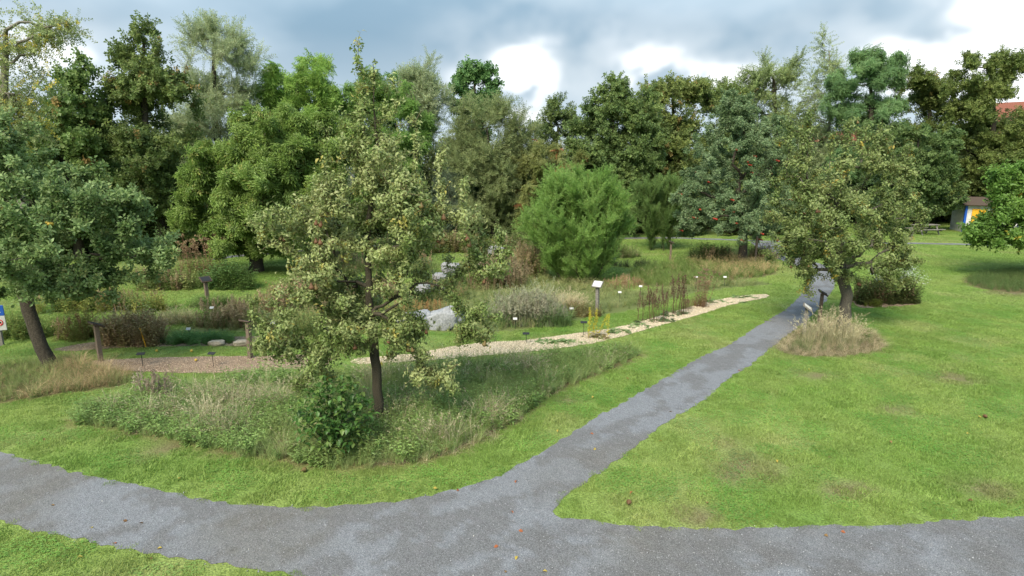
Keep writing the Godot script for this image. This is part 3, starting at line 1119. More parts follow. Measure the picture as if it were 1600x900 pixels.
func make_ground() -> void:
	var xs := [-420.0, -250.0, -150.0, -90.0, -60.0]
	var x := -42.0
	while x < 62.0:
		xs.append(x)
		x += 0.4
	xs.append_array([62.0, 90.0, 150.0, 250.0, 420.0])
	var zs := [-420.0, -250.0, -150.0, -110.0, -95.0, -88.0, -80.0, -76.0]
	var z := -72.0
	while z < -2.0:
		zs.append(z)
		z += 0.4
	zs.append_array([-2.0, 4.0, 15.0, 40.0, 120.0, 400.0])
	var g := Geo.new()
	for a in xs:
		for b in zs:
			g.v.append(ground(a, b))
			g.n.append(Vector3.UP)
			var c := lawn_color(a, b)
			if b > -45 and b < -6 and absf(a) < -b * 1.05 + 3:
				for k in ["meadow", "mound", "cherry_bed", "apple_bed", "pear_bed", "back_bed", "old_bed"]:
					var d := sd(k, a, b)
					if d < 0.25:
						c = c.lerp(Color(0.21, 0.18, 0.085) if k != "back_bed" and k != "old_bed" else Color(0.2, 0.24, 0.085), smoothstep(0.25, -0.15, d))
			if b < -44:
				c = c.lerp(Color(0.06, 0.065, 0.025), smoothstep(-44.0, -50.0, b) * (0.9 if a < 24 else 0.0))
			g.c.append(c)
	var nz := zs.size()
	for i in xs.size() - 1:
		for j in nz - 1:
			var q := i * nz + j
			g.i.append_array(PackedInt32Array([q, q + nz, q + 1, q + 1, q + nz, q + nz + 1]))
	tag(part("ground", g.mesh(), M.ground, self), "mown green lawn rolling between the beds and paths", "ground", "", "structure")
	tag(sheet("path", path_d, Rect2(-17, -44, 70, 39.5), 0.09, 0.007, path_color, M.gravel), "grey gravel path that forks in front and runs up past the pear tree", "path", "", "structure")
	var chips := {
		"bark_bed": ["brown bark mulch bed between the two roofed posts", Color(0.36, 0.26, 0.185), Color(0.5, 0.385, 0.285)],
		"pale_bed": ["long pale wood chip strip curving beside the gravel path", Color(0.7, 0.575, 0.4), Color(0.8, 0.69, 0.51)],
		"hedge_bed": ["tan mulch bed around the clipped brown hedge", Color(0.32, 0.24, 0.16), Color(0.5, 0.4, 0.28)],
		"tail_bed": ["small tan mulch tip behind the clipped brown hedge", Color(0.4, 0.3, 0.2), Color(0.5, 0.4, 0.28)],
		"aster_bed": ["tan mulch edge under the white flowering asters", Color(0.4, 0.3, 0.2), Color(0.5, 0.4, 0.28)]}
	var chip := box_mesh(Vector3(0.034, 0.006, 0.013), 0.002)
	for k in chips:
		var spec: Array = chips[k]
		var col := func(a: float, b: float) -> Color: return (spec[1] as Color).lerp(spec[2], clampf(fine.get_noise_2d(a * 1.5, b * 1.5) * 0.9 + 0.5, 0, 1))
		tag(sheet(k, func(a: float, b: float) -> float: return sd(k, a, b) + fine.get_noise_2d(a * 2, b * 2) * 0.09, boxes[k].grow(0.6), 0.1, 0.012, col, M.mulch), spec[0], "mulch bed", "", "structure")
		var o := cover("wood_chips", k, 0.0, 0.045 if k == "bark_bed" or k == "pale_bed" else 0.1, chip, M.chip, 0.5, 1.2, spec[1] * 0.97, spec[2] * 1.04, 31 + k.length(), func(_a, _b, _r) -> bool: return true, self, 1.0, 0.016)
		tag(o, "loose wood chips lying on the %s" % (spec[0] as String).split(" bed")[0].split(" strip")[0], "wood chips", "", "stuff")
	# turf
	K.turf = turf(51, 330, 0.24, 0.045)
	K.clover = turf(52, 220, 0.24, 0.04, 70)
	K.coarse = turf(53, 190, 0.22, 0.062, 0, 1.9)
	K.edge = turf(54, 70, 0.11, 0.042)
	var r := RandomNumberGenerator.new()
	r.seed = 77
	var w := [[], [], [], []]
	var t := [[], [], [], []]
	var zz := -5.2
	while zz > -62.0:
		var near := zz > -21.0
		var step := 0.27 if near else 0.5
		var half := -zz * 0.93 + 1.5
		var xx := -half
		while xx < half:
			var px := xx + r.randf_range(-0.5, 0.5) * step
			var pz := zz + r.randf_range(-0.5, 0.5) * step
			xx += step
			if pz < -44.0 and px < 20.0:
				continue
			var d := beds_d(px, pz)
			if d < 0.0 or bare(px, pz) > r.randf_range(0.25, 0.9):
				continue
			var full := 1.0 if near else 1.9
			var s := minf(full, maxf(d + 0.03, 0.05) / 0.24)
			var kind := 1 if near and wide.get_noise_2d(px * 6 + 30, pz * 6) > 0.12 else 2 if near and r.randf() < 0.3 else 0
			if s < 0.6:
				kind = 3
				s = minf(s * 2.0, 1.0)
			var c := lawn_color(px, pz) * r.randf_range(0.86, 1.16)
			var h := r.randf_range(0.75, 1.25) * (1.0 if near else 1.2)
			(w[kind] as Array).append(Transform3D(Basis(Vector3.UP, r.randf() * TAU) * Basis.from_scale(Vector3(s, h, s)), ground(px, pz)))
			(t[kind] as Array).append(c)
			if d < 0.3 and near:
				for k in 3:
					var ex := px + r.randf_range(-0.16, 0.16)
					var ez := pz + r.randf_range(-0.16, 0.16)
					var ed := beds_d(ex, ez)
					if ed > -0.11 * r.randf():
						(w[3] as Array).append(Transform3D(Basis(Vector3.UP, r.randf() * TAU) * Basis.from_scale(Vector3(0.8, r.randf_range(0.6, 1.1), 0.8)), ground(ex, ez)))
						(t[3] as Array).append(lawn_color(ex, ez) * r.randf_range(0.85, 1.1))
		zz -= step
	tag(many("lawn_grass", K.turf, M.blade, w[0], t[0]), "short mown grass covering the lawns", "grass", "", "stuff")
	tag(many("coarse_lawn_grass", K.coarse, M.blade, w[2], t[2]), "coarser tufts scattered through the mown lawn", "grass", "", "stuff")
	tag(many("lawn_edge_grass", K.edge, M.blade, w[3], t[3]), "grass fringing the edges of the paths and beds", "grass", "", "stuff")
	tag(many("lawn_clover", K.clover, M.blade, w[1], t[1]), "clover patches growing through the mown lawn", "clover", "", "stuff")


# ---------------------------------------------------------------- buildings
func window(parent: Node3D, at: Vector3, turn: float, size: Vector2) -> void:
	var b := Basis(Vector3.UP, turn)
	var o := put("window", Vector3(size.x, size.y, 0.08), M.plate_white, parent, at, b)
	for s in [-1, 1]:
		put("pane", Vector3(size.x * 0.42, size.y * 0.86, 0.02), M.glass, o, Vector3(s * size.x * 0.235, 0, 0.045))


func house(label: String, at: Vector3, turn: float, w: float, d: float, eaves: float, ridge: float, wall: Material) -> void:
	var o := thing("house", label, "house", at, turn)
	var g := Geo.new()
	g.box(Vector3(0, eaves / 2 - 1, 0), Vector3(w, eaves + 2, d), Basis(), 0.02)
	for s in [-1, 1]:
		var x: float = s * (w / 2 - 0.01)
		g.tri(Vector3(x, eaves, -d / 2), Vector3(x, eaves, d / 2), Vector3(x, ridge, 0))
	part("wall", g.mesh(), wall, o)
	var slope := atan2(ridge - eaves, d / 2)
	var run := Vector2(d / 2, ridge - eaves).length() + 0.5
	var rf := Geo.new()
	for s in [-1.0, 1.0]:
		var turn_ := Basis(Vector3.RIGHT, s * slope)
		rf.box(Vector3(0, ridge + 0.08, 0) + turn_ * Vector3(0, 0.06, s * run / 2), Vector3(w + 0.8, 0.14, run), turn_, 0.02)
	var roof := part("roof", rf.mesh(), M.roof, o)
	put("chimney", Vector3(0.7, 1.8, 0.7), M.brick_wall, roof, Vector3(w * 0.22, ridge + 0.35, -0.6))
	put("gutter", Vector3(w + 0.8, 0.14, 0.14), M.steel, roof, Vector3(0, eaves - 0.35, d / 2 + 0.45))
	for k in 3:
		for f in 2:
			window(o, Vector3((k - 1) * w * 0.31, 1.6 + f * 2.9, d / 2 + 0.02), 0, Vector2(1.3, 1.4))
	for s in [-1, 1]:
		window(o, Vector3(s * (w / 2 + 0.02), eaves - 0.4, 0), s * PI / 2, Vector2(1.2, 1.3))


func make_buildings() -> void:
	house("white walled house with red tiled roof glimpsed through the blue green ash", Vector3(44, hill(44, -76) - 4.6, -76), -0.5, 11, 9, 6.2, 9.8, M.wall)
	house("brick house with red tiled roof showing above the trees at the right edge", Vector3(70, hill(70, -78) - 2.2, -78), -0.65, 13, 10, 7.0, 11.0, M.brick_wall)
	# garden hut with a yellow board
	var o := thing("garden_hut", "small white hut with a yellow board and brown roof beside the right tree", "hut", ground(38.7, -47.4), -0.3)
	o.scale = Vector3.ONE * 0.87
	put("wall", Vector3(4.2, 2.5, 3.0), M.wall, o, Vector3(0, 1.25, 0), Basis(), 0.02)
	var g := Geo.new()
	for s in [-1.0, 1.0]:
		var b := Basis(Vector3.RIGHT, s * 0.32)
		g.box(Vector3(0, 3.18, 0) + b * Vector3(0, 0, s * 1.0), Vector3(4.9, 0.1, 2.1), b, 0.02)
	part("roof", g.mesh(), M.board, o)
	put("board", Vector3(1.15, 1.5, 0.06), M.yellow, o, Vector3(-1.05, 1.45, 1.54))
	put("corner_post", Vector3(0.18, 2.5, 0.18), M.blue, o, Vector3(-2.1, 1.25, 1.5))
	put("corner_post", Vector3(0.18, 2.5, 0.18), M.blue, o, Vector3(2.1, 1.25, 1.5))
	put("counter", Vector3(4.2, 0.1, 0.5), M.plate_white, o, Vector3(0, 0.62, 1.75))
	window(o, Vector3(0.9, 1.75, 1.52), 0, Vector2(1.5, 1.0))
	# picnic table
	var p := thing("picnic_table", "grey wooden picnic table on the far lawn near the hut", "table", ground(32.4, -45.2), 0.2)
	for k in 5:
		put("plank", Vector3(2.0, 0.045, 0.135), M.wood_grey, p, Vector3(0, 0.76, (k - 2) * 0.15))
	for s in [-1.0, 1.0]:
		for k in 2:
			put("seat_plank", Vector3(2.0, 0.045, 0.135), M.wood_grey, p, Vector3(0, 0.45, s * (0.68 + k * 0.15)))
		put("crossbar", Vector3(0.09, 0.09, 1.6), M.wood_grey, p, Vector3(s * 0.7, 0.38, 0))
		for q in [-1.0, 1.0]:
			put("leg", Vector3(0.1, 0.85, 0.05), M.wood_grey, p, Vector3(s * 0.76, 0.36, q * 0.42), Basis(Vector3.RIGHT, -q * 0.45))


# ---------------------------------------------------------------- the wood behind
const OAK := [Color(0.078, 0.112, 0.029), Color(0.132, 0.163, 0.046)]


func wild(called: String, label: String, at: Vector2, lobes: Array, seed_: int, leaf: Array, cols: Array, more := {}) -> void:
	var top := 0.0
	for l in lobes:
		top = maxf(top, l[1])
	if more.get("low", 0.0) < 3.0:
		lobes = lobes + [[0.3, 2.4, 0.6, 2.8, 2.0, 1.8], [-0.6, 5.0, 0.4, 2.4, 2.2, 1.6]]
	var s := {"seed": seed_, "lobes": lobes, "trunk": [Vector3(0.1, top * 0.3, 0), Vector3(-0.1, top * 0.65, 0.1), Vector3(lobes[0][0] * 0.6, top, 0)], "r": 0.024 * top, "n": 250, "seg": 1.0, "bf": 0.3, "attach": 1.2, "leaf": leaf, "cols": cols, "sprigs": 3000, "size": [0.9, 1.45], "reach": 0.05, "tip": 0.014, "thin": 0.018, "loose": 0.25, "gain": 1.7, "gap": -0.1, "gap_freq": 0.35, "shell": 0.42, "low": 0.6, "bare": 0.3, "odd": 0.03}
	s.merge(more, true)
	tree(called, label, "tree", at, s, "trees of the wood behind the garden")


func make_wood() -> void:
	var pale := [Color(0.2, 0.245, 0.13), Color(0.3, 0.34, 0.2)]
	var dark := [Color(0.065, 0.102, 0.034), Color(0.116, 0.155, 0.046)]
	var ash := [Color(0.132, 0.217, 0.042), Color(0.202, 0.302, 0.07)]
	wild("birch", "tall thin yellowing birch with bare fork at the left edge", Vector2(-22.80, -27.00), [[1.01, 9.85, 0, 1.70, 1.98, 1.36], [2.55, 10.65, 0, 0.98, 0.70, 0.79], [-0.42, 8.23, 0, 1.43, 1.72, 1.15], [0.49, 6.84, 0, 1.16, 1.45, 0.93], [3.44, 10.91, 0, 0.51, 0.56, 0.40]], 101, K.birch, [Color(0.17, 0.21, 0.09), Color(0.26, 0.29, 0.13), Color(0.42, 0.36, 0.07)], {"sprigs": 900, "odd": 0.1, "r": 0.2, "gap": 0.0, "low": 5.0, "attach": 4.0, "bark": M.bark_pale, "up": -0.2})
	wild("maple", "dark rounded maple with browning top at the left", Vector2(-24.97, -33.00), [[0.69, 8.27, 0, 1.94, 2.11, 1.55], [-0.45, 5.53, 0, 2.15, 2.51, 1.72], [1.90, 9.28, 0, 1.22, 1.40, 0.98], [1.70, 5.53, 0, 1.97, 2.87, 1.58], [-0.17, 2.68, 0, 2.92, 1.82, 2.34]], 102, K.maple, [Color(0.07, 0.12, 0.034), Color(0.13, 0.18, 0.055), Color(0.2, 0.14, 0.05)], {"odd": 0.025})
	wild("oak", "tall dark tree with open ragged top left of the silver willow", Vector2(-20.70, -34.00), [[0.48, 10.4, 0, 1.15, 1.5, 1.0], [-0.5, 9.2, 0, 1.5, 1.1, 1.2], [1.3, 9.0, 0, 1.3, 1.2, 1.1], [0.12, 11.78, 0, 0.71, 1.06, 0.57], [0.54, 8.02, 0, 2.18, 2.18, 1.75], [-0.37, 5.18, 0, 2.77, 2.21, 2.21], [0.01, 2.24, 0, 3.01, 1.88, 2.41], [-1.06, 10.94, 0, 0.64, 0.89, 0.51]], 103, K.wood, [Color(0.075, 0.112, 0.034), Color(0.14, 0.18, 0.055), Color(0.2, 0.15, 0.055)], {"sprigs": 4000, "gap": -0.02, "odd": 0.025})
	wild("willow", "tall silver green willow with feathery crown left of the bright ash", Vector2(-19.74, -40.00), [[0.58, 11.39, 0, 2.31, 2.52, 1.85], [-0.26, 13.37, 0, 1.46, 1.25, 1.17], [2.17, 12.58, 0, 1.26, 2.09, 1.00], [0.04, 8.15, 0, 2.79, 2.58, 2.23], [-1.86, 6.48, 0, 1.73, 2.16, 1.39], [0.08, 4.36, 0, 3.06, 2.18, 2.45]], 104, K.feather, pale, {"sprigs": 3600, "up": 0.5, "gap": -0.02, "thin": 0.012})
	wild("ash", "round bright green ash above the walnut tree", Vector2(-15.20, -42.00), [[0.55, 10.87, 0, 2.44, 2.00, 1.96], [-1.33, 9.60, 0, 1.56, 1.79, 1.25], [2.27, 10.02, 0, 1.56, 1.79, 1.25], [0.33, 7.87, 0, 3.15, 2.25, 2.52], [0.49, 3.87, 0, 2.75, 2.75, 2.20]], 105, K.ash, ash, {"sprigs": 4000})
	wild("ash", "green ash half hidden behind the top of the front pear tree", Vector2(-9.90, -43.00), [[0.31, 10.14, 0, 2.28, 1.83, 1.83], [-1.13, 8.83, 0, 1.83, 1.83, 1.47], [2.06, 7.94, 0, 2.07, 2.30, 1.66], [0.98, 4.31, 0, 2.82, 2.82, 2.25]], 106, K.ash, [Color(0.093, 0.171, 0.039), Color(0.155, 0.248, 0.062)], {"sprigs": 3600})
	wild("willow", "thin silver green willow rising right of the front pear top", Vector2(-7.32, -46.00), [[0.1, 11.4, 0, 1.4, 3.0, 1.2], [0.5, 9.2, 0, 2.1, 2.2, 1.7], [-0.5, 12.2, 0, 0.9, 1.6, 0.7]], 107, K.feather, pale, {"sprigs": 1900, "up": 0.5, "gap": -0.05, "n": 260, "low": 4.0, "thin": 0.012})
	wild("maple", "narrow dark green tree with rounded top beside the white cloud", Vector2(-2.90, -48.00), [[-0.14, 11.9, 0, 1.7, 1.7, 1.3], [0.3, 10.6, 0, 1.6, 1.2, 1.2], [0.86, 10.25, 0, 1.28, 1.53, 1.02], [-0.45, 8.28, 0, 2.06, 2.58, 1.65], [-0.24, 4.23, 0, 2.62, 2.62, 2.09]], 108, K.maple, [Color(0.062, 0.132, 0.043), Color(0.109, 0.194, 0.062)])
	wild("willow", "grey olive willow in front of the narrow dark tree", Vector2(-1.41, -43.00), [[-0.67, 7.94, 0, 2.30, 2.30, 1.84], [1.41, 7.49, 0, 1.62, 1.85, 1.30], [-0.46, 4.77, 0, 2.82, 2.35, 2.25], [2.34, 5.23, 0, 1.40, 2.34, 1.12], [-1.85, 6.14, 0, 1.40, 2.33, 1.12]], 109, K.feather, [Color(0.125, 0.16, 0.065), Color(0.21, 0.245, 0.11)], {"sprigs": 3600, "up": 0.35})
	wild("oak", "small rounded tree low in the gap under the white cloud", Vector2(3.99, -52.00), [[0.02, 8.82, 0, 1.79, 1.96, 1.43], [-1.19, 7.47, 0, 1.69, 2.25, 1.35], [1.08, 6.38, 0, 1.97, 2.81, 1.57], [0, 3.04, 0, 2.86, 2.29, 2.29]], 110, K.wood, dark, {"sprigs": 2300})
	wild("hornbeam", "dark hornbeam with upswept branches, leftmost of the olive hornbeams", Vector2(7.48, -44.00), [[0.06, 8.46, 0, 2.36, 2.36, 1.89], [-0.01, 10.26, 0, 0.93, 1.17, 0.75], [-1.30, 6.63, 0, 2.14, 2.14, 1.71], [1.35, 5.70, 0, 2.62, 2.86, 2.10], [-0.74, 3.82, 0, 2.40, 2.16, 1.92], [1.92, 8.91, 0, 1.41, 1.64, 1.13]], 111, K.wood, [Color(0.075, 0.118, 0.04), Color(0.14, 0.19, 0.06)], {"sprigs": 4600, "up": 0.4})
	wild("hornbeam", "broad olive brown hornbeam in the middle of the hornbeams", Vector2(13.16, -48.00), [[-0.62, 9.76, 0, 2.56, 2.31, 2.05], [-1.95, 10.74, 0, 1.28, 1.02, 1.02], [1.14, 10.25, 0, 1.53, 1.79, 1.22], [-0.17, 6.27, 0, 3.39, 3.12, 2.71], [0.03, 2.67, 0, 3.16, 2.63, 2.53]], 112, K.wood, [Color(0.085, 0.118, 0.036), Color(0.16, 0.19, 0.055), Color(0.22, 0.17, 0.06)], {"sprigs": 4600, "up": 0.35, "odd": 0.03})
	wild("hornbeam", "olive hornbeam behind the red apple tree", Vector2(18.54, -52.00), [[-0.52, 10.16, 0, 2.50, 2.22, 2.00], [-2.00, 11.48, 0, 1.38, 1.10, 1.10], [0.91, 9.63, 0, 1.67, 2.22, 1.33], [0.03, 6.38, 0, 2.81, 3.37, 2.25], [0.89, 2.48, 0, 3.43, 2.86, 2.74]], 113, K.wood, [Color(0.085, 0.125, 0.04), Color(0.15, 0.19, 0.06), Color(0.2, 0.16, 0.06)], {"sprigs": 4600, "up": 0.35, "odd": 0.025})
	wild("poplar", "pale green poplar with domed top above the red apple tree", Vector2(26.65, -60.00), [[-1.33, 13.99, 0, 2.22, 2.22, 1.77], [0.88, 13.99, 0, 1.39, 2.22, 1.11], [-2.81, 12.78, 0, 1.59, 1.91, 1.27], [-0.63, 9.72, 0, 2.88, 3.21, 2.31], [-0.50, 4.68, 0, 3.27, 3.27, 2.61]], 114, K.birch, [Color(0.13, 0.175, 0.065), Color(0.2, 0.245, 0.1)], {"sprigs": 4200, "size": [1.2, 1.7], "up": 0.3})
	wild("birch", "slender pale birch spire left of the blue green ash", Vector2(30.32, -57.00), [[-1.29, 15.80, 0, 0.71, 2.08, 0.57], [-1.64, 12.39, 0, 1.51, 2.41, 1.20], [-0.90, 8.30, 0, 1.84, 3.07, 1.47], [-0.26, 13.54, 0, 0.90, 1.81, 0.72]], 115, K.birch, [Color(0.171, 0.217, 0.101), Color(0.248, 0.295, 0.147)], {"sprigs": 1800, "size": [1.1, 1.5], "up": -0.3, "bark": M.bark_pale, "r": 0.2})
	wild("ash", "wide blue green ash in front of the white house", Vector2(32.57, -54.00), [[-1.24, 13.09, 0, 2.84, 2.56, 2.27], [0.97, 13.63, 0, 1.42, 1.70, 1.14], [-2.70, 10.91, 0, 2.01, 2.30, 1.61], [-0.19, 9.25, 0, 3.18, 2.60, 2.54], [-0.80, 4.71, 0, 3.53, 2.94, 2.82]], 116, K.ash, [Color(0.085, 0.155, 0.062), Color(0.147, 0.232, 0.093)], {"sprigs": 4600, "size": [1.0, 1.5], "gap": -0.03})
	wild("oak", "dark oak with pointed top between the ash and the swaying tree", Vector2(39.31, -56.00), [[-1.18, 11.13, 0, 2.38, 2.68, 1.90], [-2.31, 12.83, 0, 1.18, 1.48, 0.95], [0.22, 11.70, 0, 1.31, 1.79, 1.05], [-0.52, 6.48, 0, 3.33, 3.64, 2.67], [0.70, 2.29, 0, 3.70, 3.09, 2.96]], 117, K.wood, [OAK[0], OAK[1], Color(0.217, 0.171, 0.054)], {"sprigs": 4600, "size": [1.0, 1.5]})
	wild("oak", "dark windswept tree leaning right under the bright cloud", Vector2(41.92, -52.00), [[-1.71, 11.74, 0, 2.75, 2.47, 2.20], [-3.10, 13.57, 0, 1.09, 1.37, 0.87], [-0.05, 13.31, 0, 1.91, 1.20, 1.53], [1.18, 14.09, 0, 1.37, 0.77, 1.09], [-2.30, 8.55, 0, 2.79, 2.79, 2.23], [0.67, 7.47, 0, 3.09, 2.81, 2.47], [-0.29, 3.04, 0, 4.00, 2.86, 3.20]], 118, K.wood, OAK, {"sprigs": 6000, "size": [1.0, 1.4]})
	wild("oak", "low dark tree at the right edge below the red roof", Vector2(46.06, -50.00), [[-0.89, 7.90, 0, 2.96, 3.23, 2.37], [-3.75, 5.80, 0, 2.72, 2.72, 2.17], [1.10, 3.12, 0, 4.40, 3.30, 3.52]], 119, K.wood, OAK, {"sprigs": 3000, "size": [1.0, 1.4]})
	# undergrowth along the foot of the wood
	var spots_ := [[-31, -33, 3.4, 3.6, "at the far left behind the leaning apple"], [-26.5, -35.5, 3.0, 3.4, "under the dark rounded maple"], [-22, -37, 3.2, 3.8, "under the ragged dark tree"], [-17.5, -38.5, 3.0, 3.6, "left of the walnut trunk"], [-13.5, -41, 3.0, 3.8, "behind the walnut trunk"], [-9.2, -44, 2.8, 3.6, "behind the front pear crown"], [-5.4, -47, 2.6, 3.4, "behind the blue green shrub"], [-1.0, -48, 3.0, 3.6, "below the narrow dark tree"], [3.6, -49.5, 3.0, 3.8, "below the small rounded tree"], [8.0, -47, 2.8, 4.2, "below the left hornbeam"], [12.6, -49.5, 3.0, 4.4, "under the broad olive hornbeam"], [17.6, -52, 3.2, 4.6, "behind the red apple trunk"], [23, -56, 3.6, 4.6, "below the pale poplar"], [29, -55, 3.4, 4.2, "below the slender birch"], [34.6, -57, 3.2, 4.0, "behind the round tree on the lawn"], [44.5, -58, 3.8, 4.4, "behind the white hut"], [51, -54, 3.8, 4.8, "at the far right edge"], [-7.5, -43.3, 2.0, 2.8, "between far path and blue green shrub"], [-1.2, -44.3, 2.2, 3.4, "right of the blue green shrub beyond the path"], [6.3, -45.6, 2.4, 3.6, "right of the pale olive shrub"], [-16.5, -36.8, 2.2, 2.6, "at the bend of the distant left path"], [12.8, -45.2, 2.2, 3.0, "beyond the path left of the red apple"], [18.8, -45.5, 2.4, 3.2, "beyond the path right of the red apple"]]
	for k in spots_.size():
		var q: Array = spots_[k]
		var rx: float = q[2]
		var h: float = q[3]
		tree("undergrowth_shrub", "leafy shrub at the wood's foot " + q[4], "shrub", Vector2(q[0], q[1]), {"seed": 200 + k, "stems": 9, "foot": rx * 0.5, "lobes": [[0, h * 0.5, 0, rx, h * 0.52, rx * 0.6], [rx * 0.5, h * 0.4, 0.3, rx * 0.6, h * 0.4, rx * 0.5], [-rx * 0.5, h * 0.45, 0.3, rx * 0.6, h * 0.45, rx * 0.5], [0, 0.7, 0.6, rx, 0.7, rx * 0.5]], "n": 60, "r": 0.06, "seg": 0.8, "bf": 0.6, "leaf": K.wood if k % 3 else K.maple, "cols": [Color(0.062, 0.096, 0.028), Color(0.132, 0.171, 0.046), Color(0.202, 0.171, 0.062)], "sprigs": 2000, "size": [0.8, 1.25], "reach": 0.09, "tip": 0.012, "loose": 0.25, "gap": -0.25, "low": 0.2, "bare": 0.05, "odd": 0.05}, "shrubs along the foot of the wood")
	# the depth of the wood, a mass nobody could count
	var r := RandomNumberGenerator.new()
	r.seed = 9
	var w := []
	var t := []
	for k in 15000:
		var x := r.randf_range(-75, 85)
		var z := r.randf_range(-67, -58) - absf(x) * 0.06
		if x > 22:
			z -= r.randf_range(4, 8)
		if x < -16:
			z += r.randf_range(6, 16)
		var top := 6.0 + wide.get_noise_2d(x * 1.5, 3.0) * 5.0 + (1.5 if x < -10 else 0.0)
		var p := ground(x, z, pow(r.randf(), 1.1) * top)
		w.append(Transform3D(Basis(any_dir(r), r.randf() * TAU) * Basis.from_scale(Vector3.ONE * r.randf_range(1.6, 2.6)), p))
		t.append(Color(0.054, 0.081, 0.026).lerp(Color(0.116, 0.147, 0.043), r.randf()))
	tag(many("woodland_depth", K.wood[1], M.leaf, w, t), "dark mass of foliage deep in the wood behind the trees", "woodland", "", "stuff")


